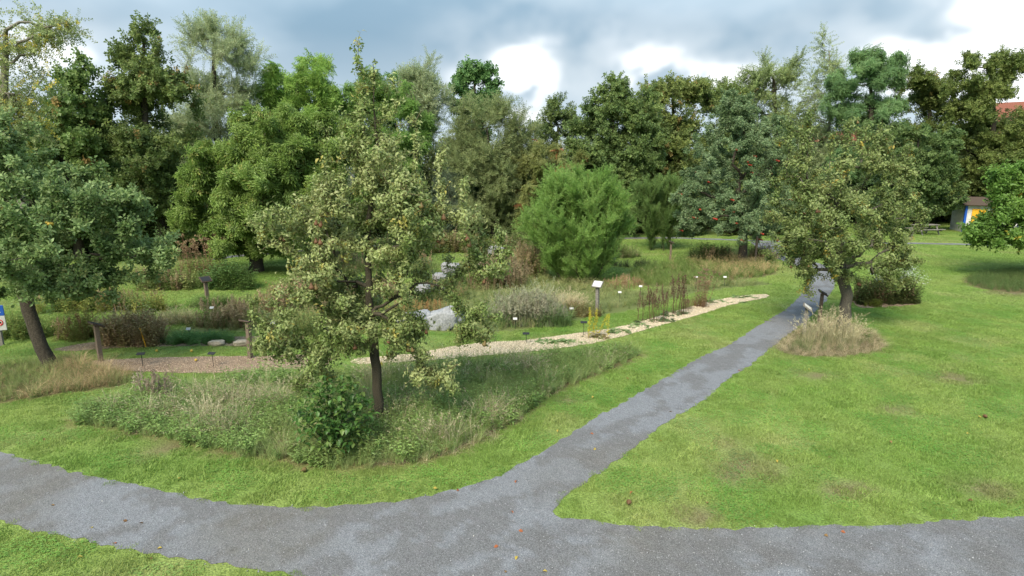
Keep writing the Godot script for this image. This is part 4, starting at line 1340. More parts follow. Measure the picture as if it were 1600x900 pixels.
# ---------------------------------------------------------------- fruit trees
func make_orchard() -> void:
	K.pears = [pear_mesh(Color(0.14, 0.075, 0.04), Color(0.2, 0.125, 0.065), 1), pear_mesh(Color(0.16, 0.115, 0.05), Color(0.2, 0.155, 0.07), 2), pear_mesh(Color(0.13, 0.065, 0.04), Color(0.18, 0.1, 0.055), 3)]
	K.apples = [apple_mesh(Color(0.27, 0.02, 0.018), Color(0.33, 0.05, 0.025), 1.35), apple_mesh(Color(0.2, 0.015, 0.015), Color(0.3, 0.07, 0.035), 1.25)]
	K.gold = [apple_mesh(Color(0.4, 0.24, 0.03), Color(0.46, 0.33, 0.06), 0.95)]
	tree("pear_tree", "tall slender pear tree hung with russet pears in the front grass", "pear tree", Vector2(-2.63, -10.61), {"seed": 1, "near": true, "trunk": [Vector3(-0.02, 1.43, 0.00), Vector3(-0.05, 2.82, 0.00), Vector3(-0.02, 4.02, 0.00), Vector3(0.22, 5.39, 0.00), Vector3(0.2, 5.9, 0)], "lobes": [[-0.05, 3.43, 0, 1.13, 1.13, 1.02], [-1.31, 4.08, 0, 0.88, 0.53, 0.79], [-1.68, 2.40, 0.30, 0.59, 0.83, 0.53], [-1.11, 1.51, 0.60, 0.64, 0.41, 0.58], [0.20, 4.83, 0, 0.93, 0.81, 0.83], [0.3, 5.4, 0, 0.68, 0.6, 0.55], [-0.2, 4.6, 0.2, 0.75, 0.6, 0.6], [1.34, 4.08, 0, 0.76, 0.47, 0.69], [2.15, 3.43, 0, 0.54, 0.42, 0.48], [1.98, 2.40, 0.30, 0.47, 0.71, 0.43], [1.20, 1.25, 0.40, 0.48, 0.38, 0.43], [-0.76, 2.57, 0, 0.60, 0.73, 0.54], [1.36, 4.94, 0, 0.09, 0.58, 0.10], [-0.42, 5.17, 0, 0.40, 0.35, 0.36], [-0.49, 2.39, -0.80, 0.52, 0.52, 0.47], [0.70, 4.32, 0.90, 0.64, 0.64, 0.58], [0.85, 3.15, 0.2, 0.75, 0.7, 0.7], [-0.9, 3.3, 0.3, 0.65, 0.7, 0.65], [0.6, 2.1, 0.3, 0.4, 0.35, 0.4], [-0.05, 2.2, 0.1, 1.1, 0.5, 0.9], [0.55, 1.75, 0.2, 0.5, 0.35, 0.5], [-0.75, 1.85, 0.35, 0.65, 0.45, 0.5]], "r": 0.092, "n": 620, "seg": 0.22, "bf": 0.22, "attach": 2.0, "leaf": K.pear, "mat": M.glossy_leaf, "cols": [Color(0.145, 0.2, 0.055), Color(0.28, 0.31, 0.13), Color(0.33, 0.3, 0.08)], "odd": 0.02, "sprigs": 7600, "size": [0.8, 1.15], "reach": 0.02, "tip": 0.0045, "bark": M.bark_pear, "gap": -0.1, "gap_freq": 0.9, "shell": 0.45, "low": 0.95, "bare": 0.7, "up": 0.0, "arch": 0.1, "fruit": K.pears, "fruit_name": "pear", "fruit_mat": M.pear, "gain": 1.36, "airy": 4.9, "shoots": [[0.2, 0, 5.6, 7.0], [0.02, 0.1, 5.4, 7.15], [-0.35, 0, 5.0, 6.2], [0.6, 0, 5.0, 6.5], [0.92, 0.1, 4.6, 5.9], [-0.65, 0.2, 4.7, 5.7], [1.36, 0, 4.2, 5.5], [0.4, -0.2, 5.4, 6.6], [-0.1, -0.1, 5.2, 6.5], [1.75, 0.1, 4.0, 4.9]], "fruits": 26, "fruit_top": 4.6, "loose": 0.03})
	tree("pear_tree", "stout forked pear tree standing in dry grass beside the path", "pear tree", Vector2(10.58, -17.75), {"seed": 2, "near": true, "trunk": [Vector3(0.0, 1.1, 0), Vector3(-0.28, 1.95, 0), Vector3(-0.5, 3.3, 0), Vector3(-0.65, 5.1, 0)], "lobes": [[-0.60, 4.31, 0, 1.60, 1.60, 1.44], [-1.86, 3.92, 0, 0.91, 1.51, 0.81], [0.98, 3.72, 0, 1.01, 1.41, 0.91], [-0.2, 2.4, 0, 1.75, 0.85, 1.5], [-1.60, 2.29, 0, 1.02, 0.72, 0.92], [-2.29, 5.58, 0, 0.36, 0.99, 0.32], [-0.09, 5.87, 0, 0.59, 0.69, 0.53], [-1.75, 6.15, 0, 0.20, 0.69, 0.15], [1.4, 2.0, 0, 0.7, 0.7, 0.65], [-1.48, 1.26, 0.30, 0.18, 0.33, 0.17], [-1.35, 3.42, 1.20, 1.14, 1.14, 1.02], [1.6, 2.7, 0, 0.5, 0.7, 0.5], [0.4, 5.4, 0, 0.3, 0.9, 0.3], [1.2, 4.9, 0, 0.25, 0.8, 0.25]], "r": 0.165, "n": 460, "seg": 0.3, "bf": 0.25, "attach": 1.6, "leaf": K.pear, "mat": M.glossy_leaf, "cols": [Color(0.12, 0.17, 0.048), Color(0.23, 0.275, 0.1), Color(0.33, 0.26, 0.05)], "odd": 0.02, "sprigs": 6200, "size": [0.95, 1.35], "reach": 0.03, "tip": 0.006, "bark": M.bark_grey, "gap": -0.12, "gap_freq": 0.7, "shell": 0.42, "low": 1.1, "bare": 0.9, "up": 0.1, "fruit": K.pears, "fruit_name": "pear", "gain": 1.28, "airy": 5.2, "shoots": [[-2.29, 0, 4.8, 6.6], [-1.75, 0.1, 5.0, 6.9], [-2.0, 0.3, 4.8, 6.1], [-0.6, 0, 5.2, 6.6], [0.4, 0, 5.0, 6.4], [1.2, 0.2, 4.6, 5.8], [-1.2, 0.3, 5.0, 6.2], [0.0, 0.4, 5.0, 6.0], [0.8, -0.2, 4.8, 6.1]], "fruit_mat": M.pear, "fruits": 18, "loose": 0.04})
	tree("apple_tree", "leaning blue green apple tree with a few yellow apples at the left", "apple tree", Vector2(-11.93, -14.20), {"seed": 3, "near": true, "trunk": [Vector3(-0.33, 1.50, 0.00), Vector3(-0.52, 2.73, 0.00), Vector3(-0.56, 3.85, 0.00)], "lobes": [[-0.22, 4.47, 0, 1.64, 1.48, 1.47], [1.35, 4.00, 0, 1.33, 1.10, 1.20], [2.31, 2.97, 0, 1.11, 0.79, 1.00], [1.13, 2.66, 0.50, 1.31, 0.69, 1.18], [-1.77, 2.89, 0, 1.27, 1.43, 1.15], [-0.30, 5.75, 0, 0.84, 0.54, 0.76], [2.22, 4.08, 0, 0.70, 0.55, 0.63], [3.17, 2.89, 0, 0.45, 0.29, 0.40], [-1.40, 4.77, 0, 1.09, 1.24, 0.98], [1.19, 3.37, 1.20, 1.16, 0.87, 1.04], [0.9, 2.25, 0.4, 1.3, 0.45, 0.9], [2.0, 2.3, 0.2, 0.8, 0.4, 0.7]], "r": 0.15, "n": 460, "seg": 0.3, "bf": 0.25, "attach": 1.3, "leaf": K.apple, "cols": [Color(0.095, 0.148, 0.046), Color(0.2, 0.268, 0.108), Color(0.28, 0.3, 0.12)], "odd": 0.02, "sprigs": 5200, "size": [0.85, 1.25], "reach": 0.03, "tip": 0.006, "gap": -0.1, "gap_freq": 0.7, "shell": 0.4, "low": 1.5, "bare": 1.1, "up": 0.35, "fruit": K.gold, "fruit_name": "apple", "fruit_mat": M.fruit, "gain": 1.5, "fruits": 9, "fruit_top": 4.2, "fruit_back": 0.3})
	tree("apple_tree", "large apple tree covered in clusters of small red apples", "apple tree", Vector2(12.67, -31.32), {"seed": 4, "near": true, "trunk": [Vector3(-0.05, 1.2, 0), Vector3(-0.3, 2.4, 0.1), Vector3(-0.5, 3.6, -0.1)], "lobes": [[-1.09, 5.17, 0, 2.72, 2.55, 2.45], [-2.13, 2.97, 0, 2.00, 1.55, 1.80], [0.83, 2.63, 0, 1.90, 1.73, 1.71], [-0.92, 7.30, 0, 1.51, 1.34, 1.36], [1.33, 5.50, 0, 1.53, 2.04, 1.38], [-2.77, 2.11, 0, 1.22, 1.04, 1.09], [-1.15, 2.90, 1.50, 1.97, 1.64, 1.78]], "r": 0.22, "n": 460, "seg": 0.5, "bf": 0.3, "attach": 1.3, "leaf": K.red, "gain": 1.5, "shoot_step": 0.4, "shoots": [[-1.1, 0, 7.2, 9.0], [-0.6, 0.3, 7.0, 8.8], [-1.7, 0.2, 6.8, 8.6], [-0.1, 0, 6.8, 8.3], [-2.3, 0, 6.4, 8.0], [0.5, 0.2, 6.2, 7.8], [-1.4, -0.3, 7.2, 8.9], [1.4, 0, 6.0, 7.5]], "cols": [Color(0.1, 0.155, 0.068), Color(0.19, 0.255, 0.135)], "sprigs": 6200, "size": [0.9, 1.3], "reach": 0.04, "tip": 0.008, "gap": -0.1, "shell": 0.4, "low": 1.2, "bare": 0.9, "up": 0.4, "fruit": K.apples, "fruit_name": "apple", "fruit_mat": M.fruit, "fruits": 170, "bunch": 4, "fruit_top": 6.2, "fruit_back": -0.5})
	tree("walnut_tree", "broad light green walnut tree behind the front pear", "walnut tree", Vector2(-12.76, -28.29), {"seed": 5, "near": true, "trunk": [Vector3(0.05, 1.0, 0), Vector3(0.3, 2.4, 0), Vector3(0.6, 4.4, 0), Vector3(1.0, 6.5, 0)], "lobes": [[1.16, 6.20, 0, 2.44, 1.98, 2.20], [-1.48, 4.24, 0, 1.86, 1.86, 1.67], [2.06, 3.94, 0, 2.64, 2.80, 2.38], [-2.72, 2.86, 0, 1.00, 0.94, 0.90], [3.77, 6.34, 0, 1.68, 1.68, 1.51], [0.15, 1.76, 0, 2.68, 1.26, 2.41], [-1.72, 1.92, 0, 1.42, 0.94, 1.27], [1.61, 3.71, 1.60, 2.35, 2.05, 2.11], [3.3, 4.9, 0.6, 2.0, 2.0, 1.7], [0.2, 5.0, 0.8, 2.6, 1.8, 1.8]], "r": 0.3, "n": 420, "seg": 0.5, "bf": 0.3, "attach": 1.0, "leaf": K.walnut, "cols": [Color(0.135, 0.215, 0.042), Color(0.225, 0.31, 0.078), Color(0.3, 0.31, 0.09)], "odd": 0.03, "sprigs": 7800, "size": [0.85, 1.2], "reach": 0.05, "tip": 0.01, "gap": -0.14, "shell": 0.36, "low": 1.0, "bare": 0.7, "up": 0.15, "loose": 0.1, "gain": 1.18})
	tree("cherry_tree", "low spreading cherry tree with drooping leaves at the right edge", "cherry tree", Vector2(25.22, -27.06), {"seed": 6, "near": true, "trunk": [Vector3(0, 1.2, 0), Vector3(-0.3, 2.4, 0), Vector3(-0.9, 3.8, 0)], "lobes": [[-0.5, 3.4, 0, 1.9, 1.7, 2.0], [-3.2, 2.1, 0, 1.0, 0.5, 0.9], [-1.90, 4.71, 0, 1.18, 0.88, 1.06], [-1.9, 3.3, 0, 0.9, 0.8, 1.0], [-1.10, 1.90, 0, 2.26, 0.60, 2.03], [1.31, 3.39, 0, 1.79, 1.79, 1.61], [-2.7, 3.0, 0.3, 0.7, 0.7, 0.8]], "r": 0.16, "n": 260, "seg": 0.45, "bf": 0.3, "attach": 1.2, "leaf": K.cherry, "cols": [Color(0.069, 0.144, 0.025), Color(0.144, 0.25, 0.05), Color(0.375, 0.325, 0.05)], "odd": 0.015, "sprigs": 3600, "size": [0.9, 1.3], "reach": 0.04, "tip": 0.008, "gap": -0.15, "shell": 0.36, "low": 1.3, "bare": 0.9, "up": -0.2, "loose": 0.08})
	tree("hazel_tree", "round leafy tree on the far lawn left of the hut", "tree", Vector2(33.15, -47.32), {"seed": 7, "trunk": [Vector3(0, 1.2, 0), Vector3(-0.4, 3.5, 0), Vector3(-0.8, 7.5, 0)], "lobes": [[-0.81, 5.75, 0, 3.08, 3.08, 2.77], [-1.94, 2.71, 0, 2.08, 2.08, 1.88], [1.36, 3.22, 0, 1.81, 2.07, 1.63]], "r": 0.22, "n": 220, "seg": 0.7, "bf": 0.3, "attach": 1.0, "leaf": K.maple, "cols": [Color(0.081, 0.138, 0.043), Color(0.144, 0.206, 0.069)], "sprigs": 3600, "size": [0.8, 1.2], "reach": 0.06, "tip": 0.012, "thin": 0.014, "gap": -0.16, "shell": 0.36, "low": 0.9, "bare": 0.5, "loose": 0.15, "up": 0.2})


func make_shrubs() -> void:
	tree("willow_bush", "large bright green willow bush of fanning wands behind the borders", "willow bush", Vector2(3.13, -26.40), {"seed": 21, "stems": 26, "foot": 0.9, "lobes": [[-0.06, 2.56, 0, 2.19, 2.19, 1.97], [-1.67, 2.56, 0, 0.88, 1.17, 0.79], [1.40, 2.85, 0, 0.88, 1.32, 0.79], [-0.52, 4.01, 0, 1.16, 0.81, 1.04], [0.63, 4.01, 0, 1.16, 0.81, 1.04], [-0.02, 1.08, 0, 1.78, 0.89, 1.60]], "n": 330, "r": 0.035, "seg": 0.5, "bf": 0.85, "arch": 0.2, "leaf": K.wand, "cols": [Color(0.119, 0.213, 0.044), Color(0.206, 0.312, 0.088)], "sprigs": 4600, "size": [0.7, 1.1], "reach": 0.05, "tip": 0.006, "thin": 0.0, "wild": 0.75, "up": 0.35, "gain": 1.5, "gap": -0.2, "gap_freq": 0.8, "shell": 0.36, "low": 0.3, "bare": 0.15, "bark": M.bark})
	tree("willow_bush", "smaller willow bush standing left of the red apple tree", "willow bush", Vector2(9.39, -36.49), {"seed": 22, "stems": 16, "foot": 0.7, "lobes": [[-0.12, 2.43, 0, 1.53, 2.02, 1.38], [-1.17, 3.23, 0, 0.80, 1.00, 0.72], [0.66, 2.83, 0, 1.00, 1.61, 0.90]], "n": 150, "r": 0.035, "seg": 0.6, "bf": 0.8, "leaf": K.wand, "cols": [Color(0.094, 0.163, 0.044), Color(0.163, 0.244, 0.075)], "sprigs": 2100, "size": [0.8, 1.2], "reach": 0.05, "tip": 0.007, "wild": 0.5, "up": 0.5, "gap": -0.3, "low": 0.4, "bare": 0.3})
	tree("elder_shrub", "pale olive shrub with arching branches behind the willow bush", "shrub", Vector2(2.39, -42.81), {"seed": 23, "stems": 10, "foot": 0.9, "lobes": [[-0.06, 4.77, 0, 3.27, 2.34, 2.94], [-2.39, 4.77, 0, 1.31, 1.40, 1.18], [1.83, 3.85, 0, 1.64, 1.88, 1.48], [-0.26, 1.99, 0, 2.36, 1.89, 2.12]], "n": 170, "r": 0.07, "seg": 0.7, "bf": 0.5, "leaf": K.ash, "cols": [Color(0.163, 0.188, 0.056), Color(0.25, 0.269, 0.1), Color(0.375, 0.15, 0.075)], "odd": 0.02, "sprigs": 2300, "size": [0.9, 1.3], "reach": 0.06, "tip": 0.01, "gap": -0.12, "low": 0.6, "bare": 0.3, "loose": 0.15})
	tree("sea_buckthorn", "blue green shrub seen just right of the front pear tree", "shrub", Vector2(-4.62, -43.64), {"seed": 24, "stems": 10, "foot": 0.9, "lobes": [[0, 2.2, 0, 2.3, 2.2, 1.8], [0.3, 3.7, 0, 1.5, 1.3, 1.2], [-1.4, 1.8, 0, 1.2, 1.5, 1]], "n": 140, "r": 0.06, "seg": 0.6, "bf": 0.6, "leaf": K.feather, "cols": [Color(0.106, 0.156, 0.1), Color(0.188, 0.244, 0.163)], "sprigs": 1500, "size": [0.6, 0.9], "reach": 0.06, "tip": 0.008, "up": 0.4, "gap": -0.2, "low": 0.2, "bare": 0.1})
	# broad leaved bush at the front pear's foot: every leaf its own piece
	var r := RandomNumberGenerator.new()
	r.seed = 31
	var o := thing("lilac_bush", "dark green broad leaved bush at the foot of the front pear tree", "bush", ground(-3.1, -9.45))
	var kinds := []
	for c in [Color(0.06, 0.135, 0.03), Color(0.085, 0.175, 0.04), Color(0.05, 0.11, 0.025), Color(0.13, 0.2, 0.05)]:
		var g := Geo.new()
		g.leaf(Vector3.ZERO, Vector3.RIGHT, Vector3.UP, 0.115, 0.078, 0.14, c, false, 0.22, 0.4)
		kinds.append(g.mesh())
	var left := 300
	for k in 17:
		var a := r.randf() * TAU
		var lean := Vector3(cos(a), 0, sin(a)) * r.randf_range(0.1, 0.62)
		var h := r.randf_range(0.75, 1.5)
		var pts := []
		var rad := []
		for j in 5:
			var t := j / 4.0
			pts.append(lean * (0.15 + t * 0.9) * (0.6 + 0.4 * t) + Vector3.UP * h * t)
			rad.append(0.009 * (1 - 0.65 * t))
		var g := Geo.new()
		g.tube(pts, rad, 5)
		part("stem", g.mesh(), M.bark, o)
		for j in 18:
			if left == 0:
				break
			left -= 1
			var t := 0.18 + 0.82 * (j + r.randf()) / 18.0
			var p := lean * (0.15 + t * 0.9) * (0.6 + 0.4 * t) + Vector3.UP * h * t
			var w := j * 1.571 + r.randf_range(-0.5, 0.5) + k
			var b := Basis(Vector3.UP, w) * Basis(Vector3.BACK, r.randf_range(-0.75, 0.35)) * Basis(Vector3.RIGHT, r.randf_range(-0.4, 0.4)) * Basis.from_scale(Vector3.ONE * r.randf_range(0.75, 1.2) * (1.15 - 0.35 * t))
			part("leaf", kinds[r.randi() % 4], M.glossy_leaf, o, Transform3D(b, p))
	var w := [[], [], [], []]
	var t_ := [[], [], [], []]
	for k in 950:
		var d := any_dir(r) * pow(r.randf(), 0.4) * Vector3(0.72, 0.75, 0.6) + Vector3(0, 0.78, 0)
		if d.y < 0.08:
			continue
		var q := r.randi() % 4
		(w[q] as Array).append(Transform3D(Basis(Vector3.UP, r.randf() * TAU) * Basis(Vector3.BACK, r.randf_range(-0.8, 0.3)) * Basis.from_scale(Vector3.ONE * r.randf_range(0.7, 1.15)), d))
		(t_[q] as Array).append(Color.WHITE * r.randf_range(0.85, 1.15))
	for q in 4:
		many("foliage", kinds[q], M.glossy_leaf, w[q], t_[q], o)


# ---------------------------------------------------------------- rough grass
func make_meadows() -> void:
	K.tuft = tuft(61, 46, 0.14, 0.011, 0.55)
	K.thin = tuft(62, 40, 0.12, 0.007, 0.6, 3, 0.35)
	K.straw = tuft(63, 34, 0.12, 0.009, 0.8, 3, 0.25)
	K.fine_tuft = tuft(67, 60, 0.16, 0.008, 0.75, 3)
	K.low_herb = herb(68, 7, 0.2, 0.07, 0.0, "", 0.6)
	K.thatch = tuft(64, 40, 0.25, 0.012, 1.6, 3)
	K.nettle = herb(65, 5, 0.15, 0.05, 0.1)
	K.weed = herb(66, 6, 0.12, 0.035, 0.05)
	var all := func(_a, _b, _r) -> bool: return true
	var some := func(share: float, f: float, off: float) -> Callable:
		return func(a, b, rr) -> bool: return wide.get_noise_2d(a * f + off, b * f) * 0.9 + 0.5 + rr.randf_range(-0.25, 0.25) < share
	var west := func(a, b, rr) -> bool: return (a < -3.4 and rr.randf() < 0.75) or rr.randf() < 0.28
	var east := func(a, b, rr) -> bool: return (a > -3.0 and rr.randf() < 0.85) or rr.randf() < 0.22
	var bunches := [Vector2(-6.07, -10.85), Vector2(-5.72, -11.5), Vector2(-5.17, -11.48), Vector2(-7.2, -11.0), Vector2(-6.8, -11.9), Vector2(-4.7, -12.3), Vector2(-1.2, -10.0), Vector2(-0.5, -10.8), Vector2(-3.2, -12.9), Vector2(0.4, -13.6), Vector2(-5.3, -10.2)]
	var bunch := func(a, b, rr) -> bool:
		var d := 9.0
		for q in bunches:
			d = minf(d, q.distance_to(Vector2(a, b)))
		return (d < 0.3 and rr.randf() < 0.75) or rr.randf() < 0.06
	tag(cover("meadow_grass", "meadow", 0.04, 0.155, K.fine_tuft, M.blade, 0.24, 0.5, Color(0.25, 0.36, 0.115), Color(0.39, 0.47, 0.185), 71, all, self, 1.2), "long green grass of the unmown bed round the front pear", "grass", "", "stuff")
	tag(cover("meadow_straw", "meadow", 0.12, 0.16, K.straw, M.dry, 0.5, 0.95, Color(0.34, 0.31, 0.18), Color(0.47, 0.43, 0.28), 72, bunch), "pale straw grass in bunches in the unmown front bed", "grass", "", "stuff")
	tag(cover("meadow_weeds", "meadow", 0.1, 0.17, K.weed, M.leaf, 0.35, 0.62, Color(0.21, 0.33, 0.085), Color(0.34, 0.43, 0.15), 73, east), "green leafy weeds in the unmown front bed", "weeds", "", "stuff")
	tag(cover("meadow_herbs", "meadow", 0.05, 0.19, K.low_herb, M.leaf, 0.28, 0.55, Color(0.17, 0.29, 0.075), Color(0.28, 0.4, 0.125), 86, some.call(0.6, 5.0, 20.0), self, 1.3), "low broad leaved herbs along the unmown front bed", "herbs", "", "stuff")
	tag(cover("meadow_thatch", "meadow", -0.1, 0.22, K.thatch, M.dry, 0.14, 0.3, Color(0.36, 0.29, 0.16), Color(0.48, 0.41, 0.26), 74, func(a, b, rr) -> bool: return sd("meadow", a, b) > -0.3 and b > -12.6 and wide.get_noise_2d(a * 6, b * 6) > -0.1 and rr.randf() < 0.6, self, 1.3), "flattened brown grass along the edge of the front bed", "grass", "", "stuff")
	# under the leaning apple
	tag(cover("mound_grass", "mound", 0.02, 0.17, K.tuft, M.blade, 0.2, 0.42, Color(0.17, 0.25, 0.075), Color(0.3, 0.34, 0.13), 75, all, self, 1.2), "rough green grass under the leaning apple tree", "grass", "", "stuff")
	tag(cover("mound_thatch", "mound", 0.0, 0.16, K.thatch, M.dry, 0.3, 0.55, Color(0.28, 0.196, 0.098), Color(0.462, 0.364, 0.196), 76, some.call(0.3, 3.0, 10.0), self, 1.2), "brown flattened grass under the leaning apple tree", "grass", "", "stuff")
	# round the stout pear
	tag(cover("pear_bed_straw", "pear_bed", 0.35, 0.36, K.straw, M.dry, 0.22, 0.5, Color(0.27, 0.24, 0.12), Color(0.42, 0.37, 0.22), 77, some.call(0.6, 4.0, 3.0)), "straw coloured grass round the stout pear tree", "grass", "", "stuff")
	tag(cover("pear_bed_wisps", "pear_bed", 0.45, 0.3, K.thin, M.dry, 0.75, 1.15, Color(0.36, 0.33, 0.18), Color(0.5, 0.45, 0.29), 87, func(a, b, rr) -> bool: return a < 10.3 and b < -15.9 and rr.randf() < 0.65), "tall leaning straw wisps left of the stout pear trunk", "grass", "", "stuff")
	tag(cover("pear_bed_grass", "pear_bed", 0.3, 0.24, K.fine_tuft, M.blade, 0.22, 0.5, Color(0.15, 0.21, 0.07), Color(0.27, 0.3, 0.13), 78, all), "green grass mixed into the dry tufts round the stout pear", "grass", "", "stuff")
	tag(cover("pear_bed_herbs", "pear_bed", 0.4, 0.4, K.low_herb, M.leaf, 0.25, 0.5, Color(0.1, 0.18, 0.045), Color(0.19, 0.27, 0.08), 88, func(a, _b, rr) -> bool: return a > 10.0 and rr.randf() < 0.6), "green herbs right of the stout pear trunk", "herbs", "", "stuff")
	tag(cover("pear_bed_thatch", "pear_bed", -0.02, 0.17, K.thatch, M.dry, 0.12, 0.3, Color(0.32, 0.26, 0.15), Color(0.46, 0.39, 0.25), 79, all, self, 1.5), "pale cut straw ringing the grass round the stout pear", "straw", "", "stuff")
	# under the red apple
	tag(cover("apple_bed_grass", "apple_bed", 0.05, 0.26, K.tuft, M.blade, 0.3, 0.6, Color(0.14, 0.231, 0.049), Color(0.224, 0.28, 0.084), 80, all, self, 1.5), "rough grass under the red apple tree", "grass", "", "stuff")
	tag(cover("apple_bed_straw", "apple_bed", 0.1, 0.3, K.straw, M.dry, 0.5, 0.95, Color(0.35, 0.266, 0.126), Color(0.532, 0.434, 0.224), 81, func(a, b, rr) -> bool: return (a > 9.5 and rr.randf() < 0.4) or rr.randf() < 0.05, self, 1.1), "dry brown grass under the red apple tree", "grass", "", "stuff")
	tag(cover("cherry_bed_grass", "cherry_bed", 0.05, 0.24, K.thin, M.blade, 0.3, 0.5, Color(0.084, 0.154, 0.042), Color(0.154, 0.224, 0.07), 82, all, self, 1.5), "long dark grass ring under the cherry at the right edge", "grass", "", "stuff")
	tag(cover("back_bed_cover", "back_bed", 0.1, 0.3, K.weed, M.leaf, 0.18, 0.4, Color(0.161, 0.246, 0.066), Color(0.321, 0.359, 0.132), 83, some.call(0.62, 3.0, 40.0), self, 1.5), "low mixed herbs filling the far border", "ground cover", "", "stuff")
	tag(cover("back_bed_grass", "back_bed", 0.1, 0.28, K.thin, M.blade, 0.2, 0.5, Color(0.227, 0.302, 0.095), Color(0.454, 0.435, 0.208), 84, some.call(0.6, 4.0, 60.0), self, 1.5), "thin grass growing through the far border", "grass", "", "stuff")
	tag(cover("old_bed_cover", "old_bed", 0.05, 0.25, K.weed, M.leaf, 0.3, 0.6, Color(0.17, 0.208, 0.066), Color(0.34, 0.312, 0.142), 85, all, self, 1.4), "low mixed herbs filling the fading left border", "ground cover", "", "stuff")


# ---------------------------------------------------------------- planted clumps
func clump(called: String, label: String, category: String, x: float, z: float, layers: Array, group := "") -> Node3D:
	var o := thing(called, label, category, ground(x, z), 0.0, group)
	for l in layers:
		layer(o, l[0], l[1], l[2], l[3], l[4], l[5], l[6], l[7], l[8], l[9], int(absf(x * 31 + z * 17)) + (l[3] as int), l[10] if l.size() > 10 else 0.2, l[11] if l.size() > 11 else 1.0, 0.72)
	return o


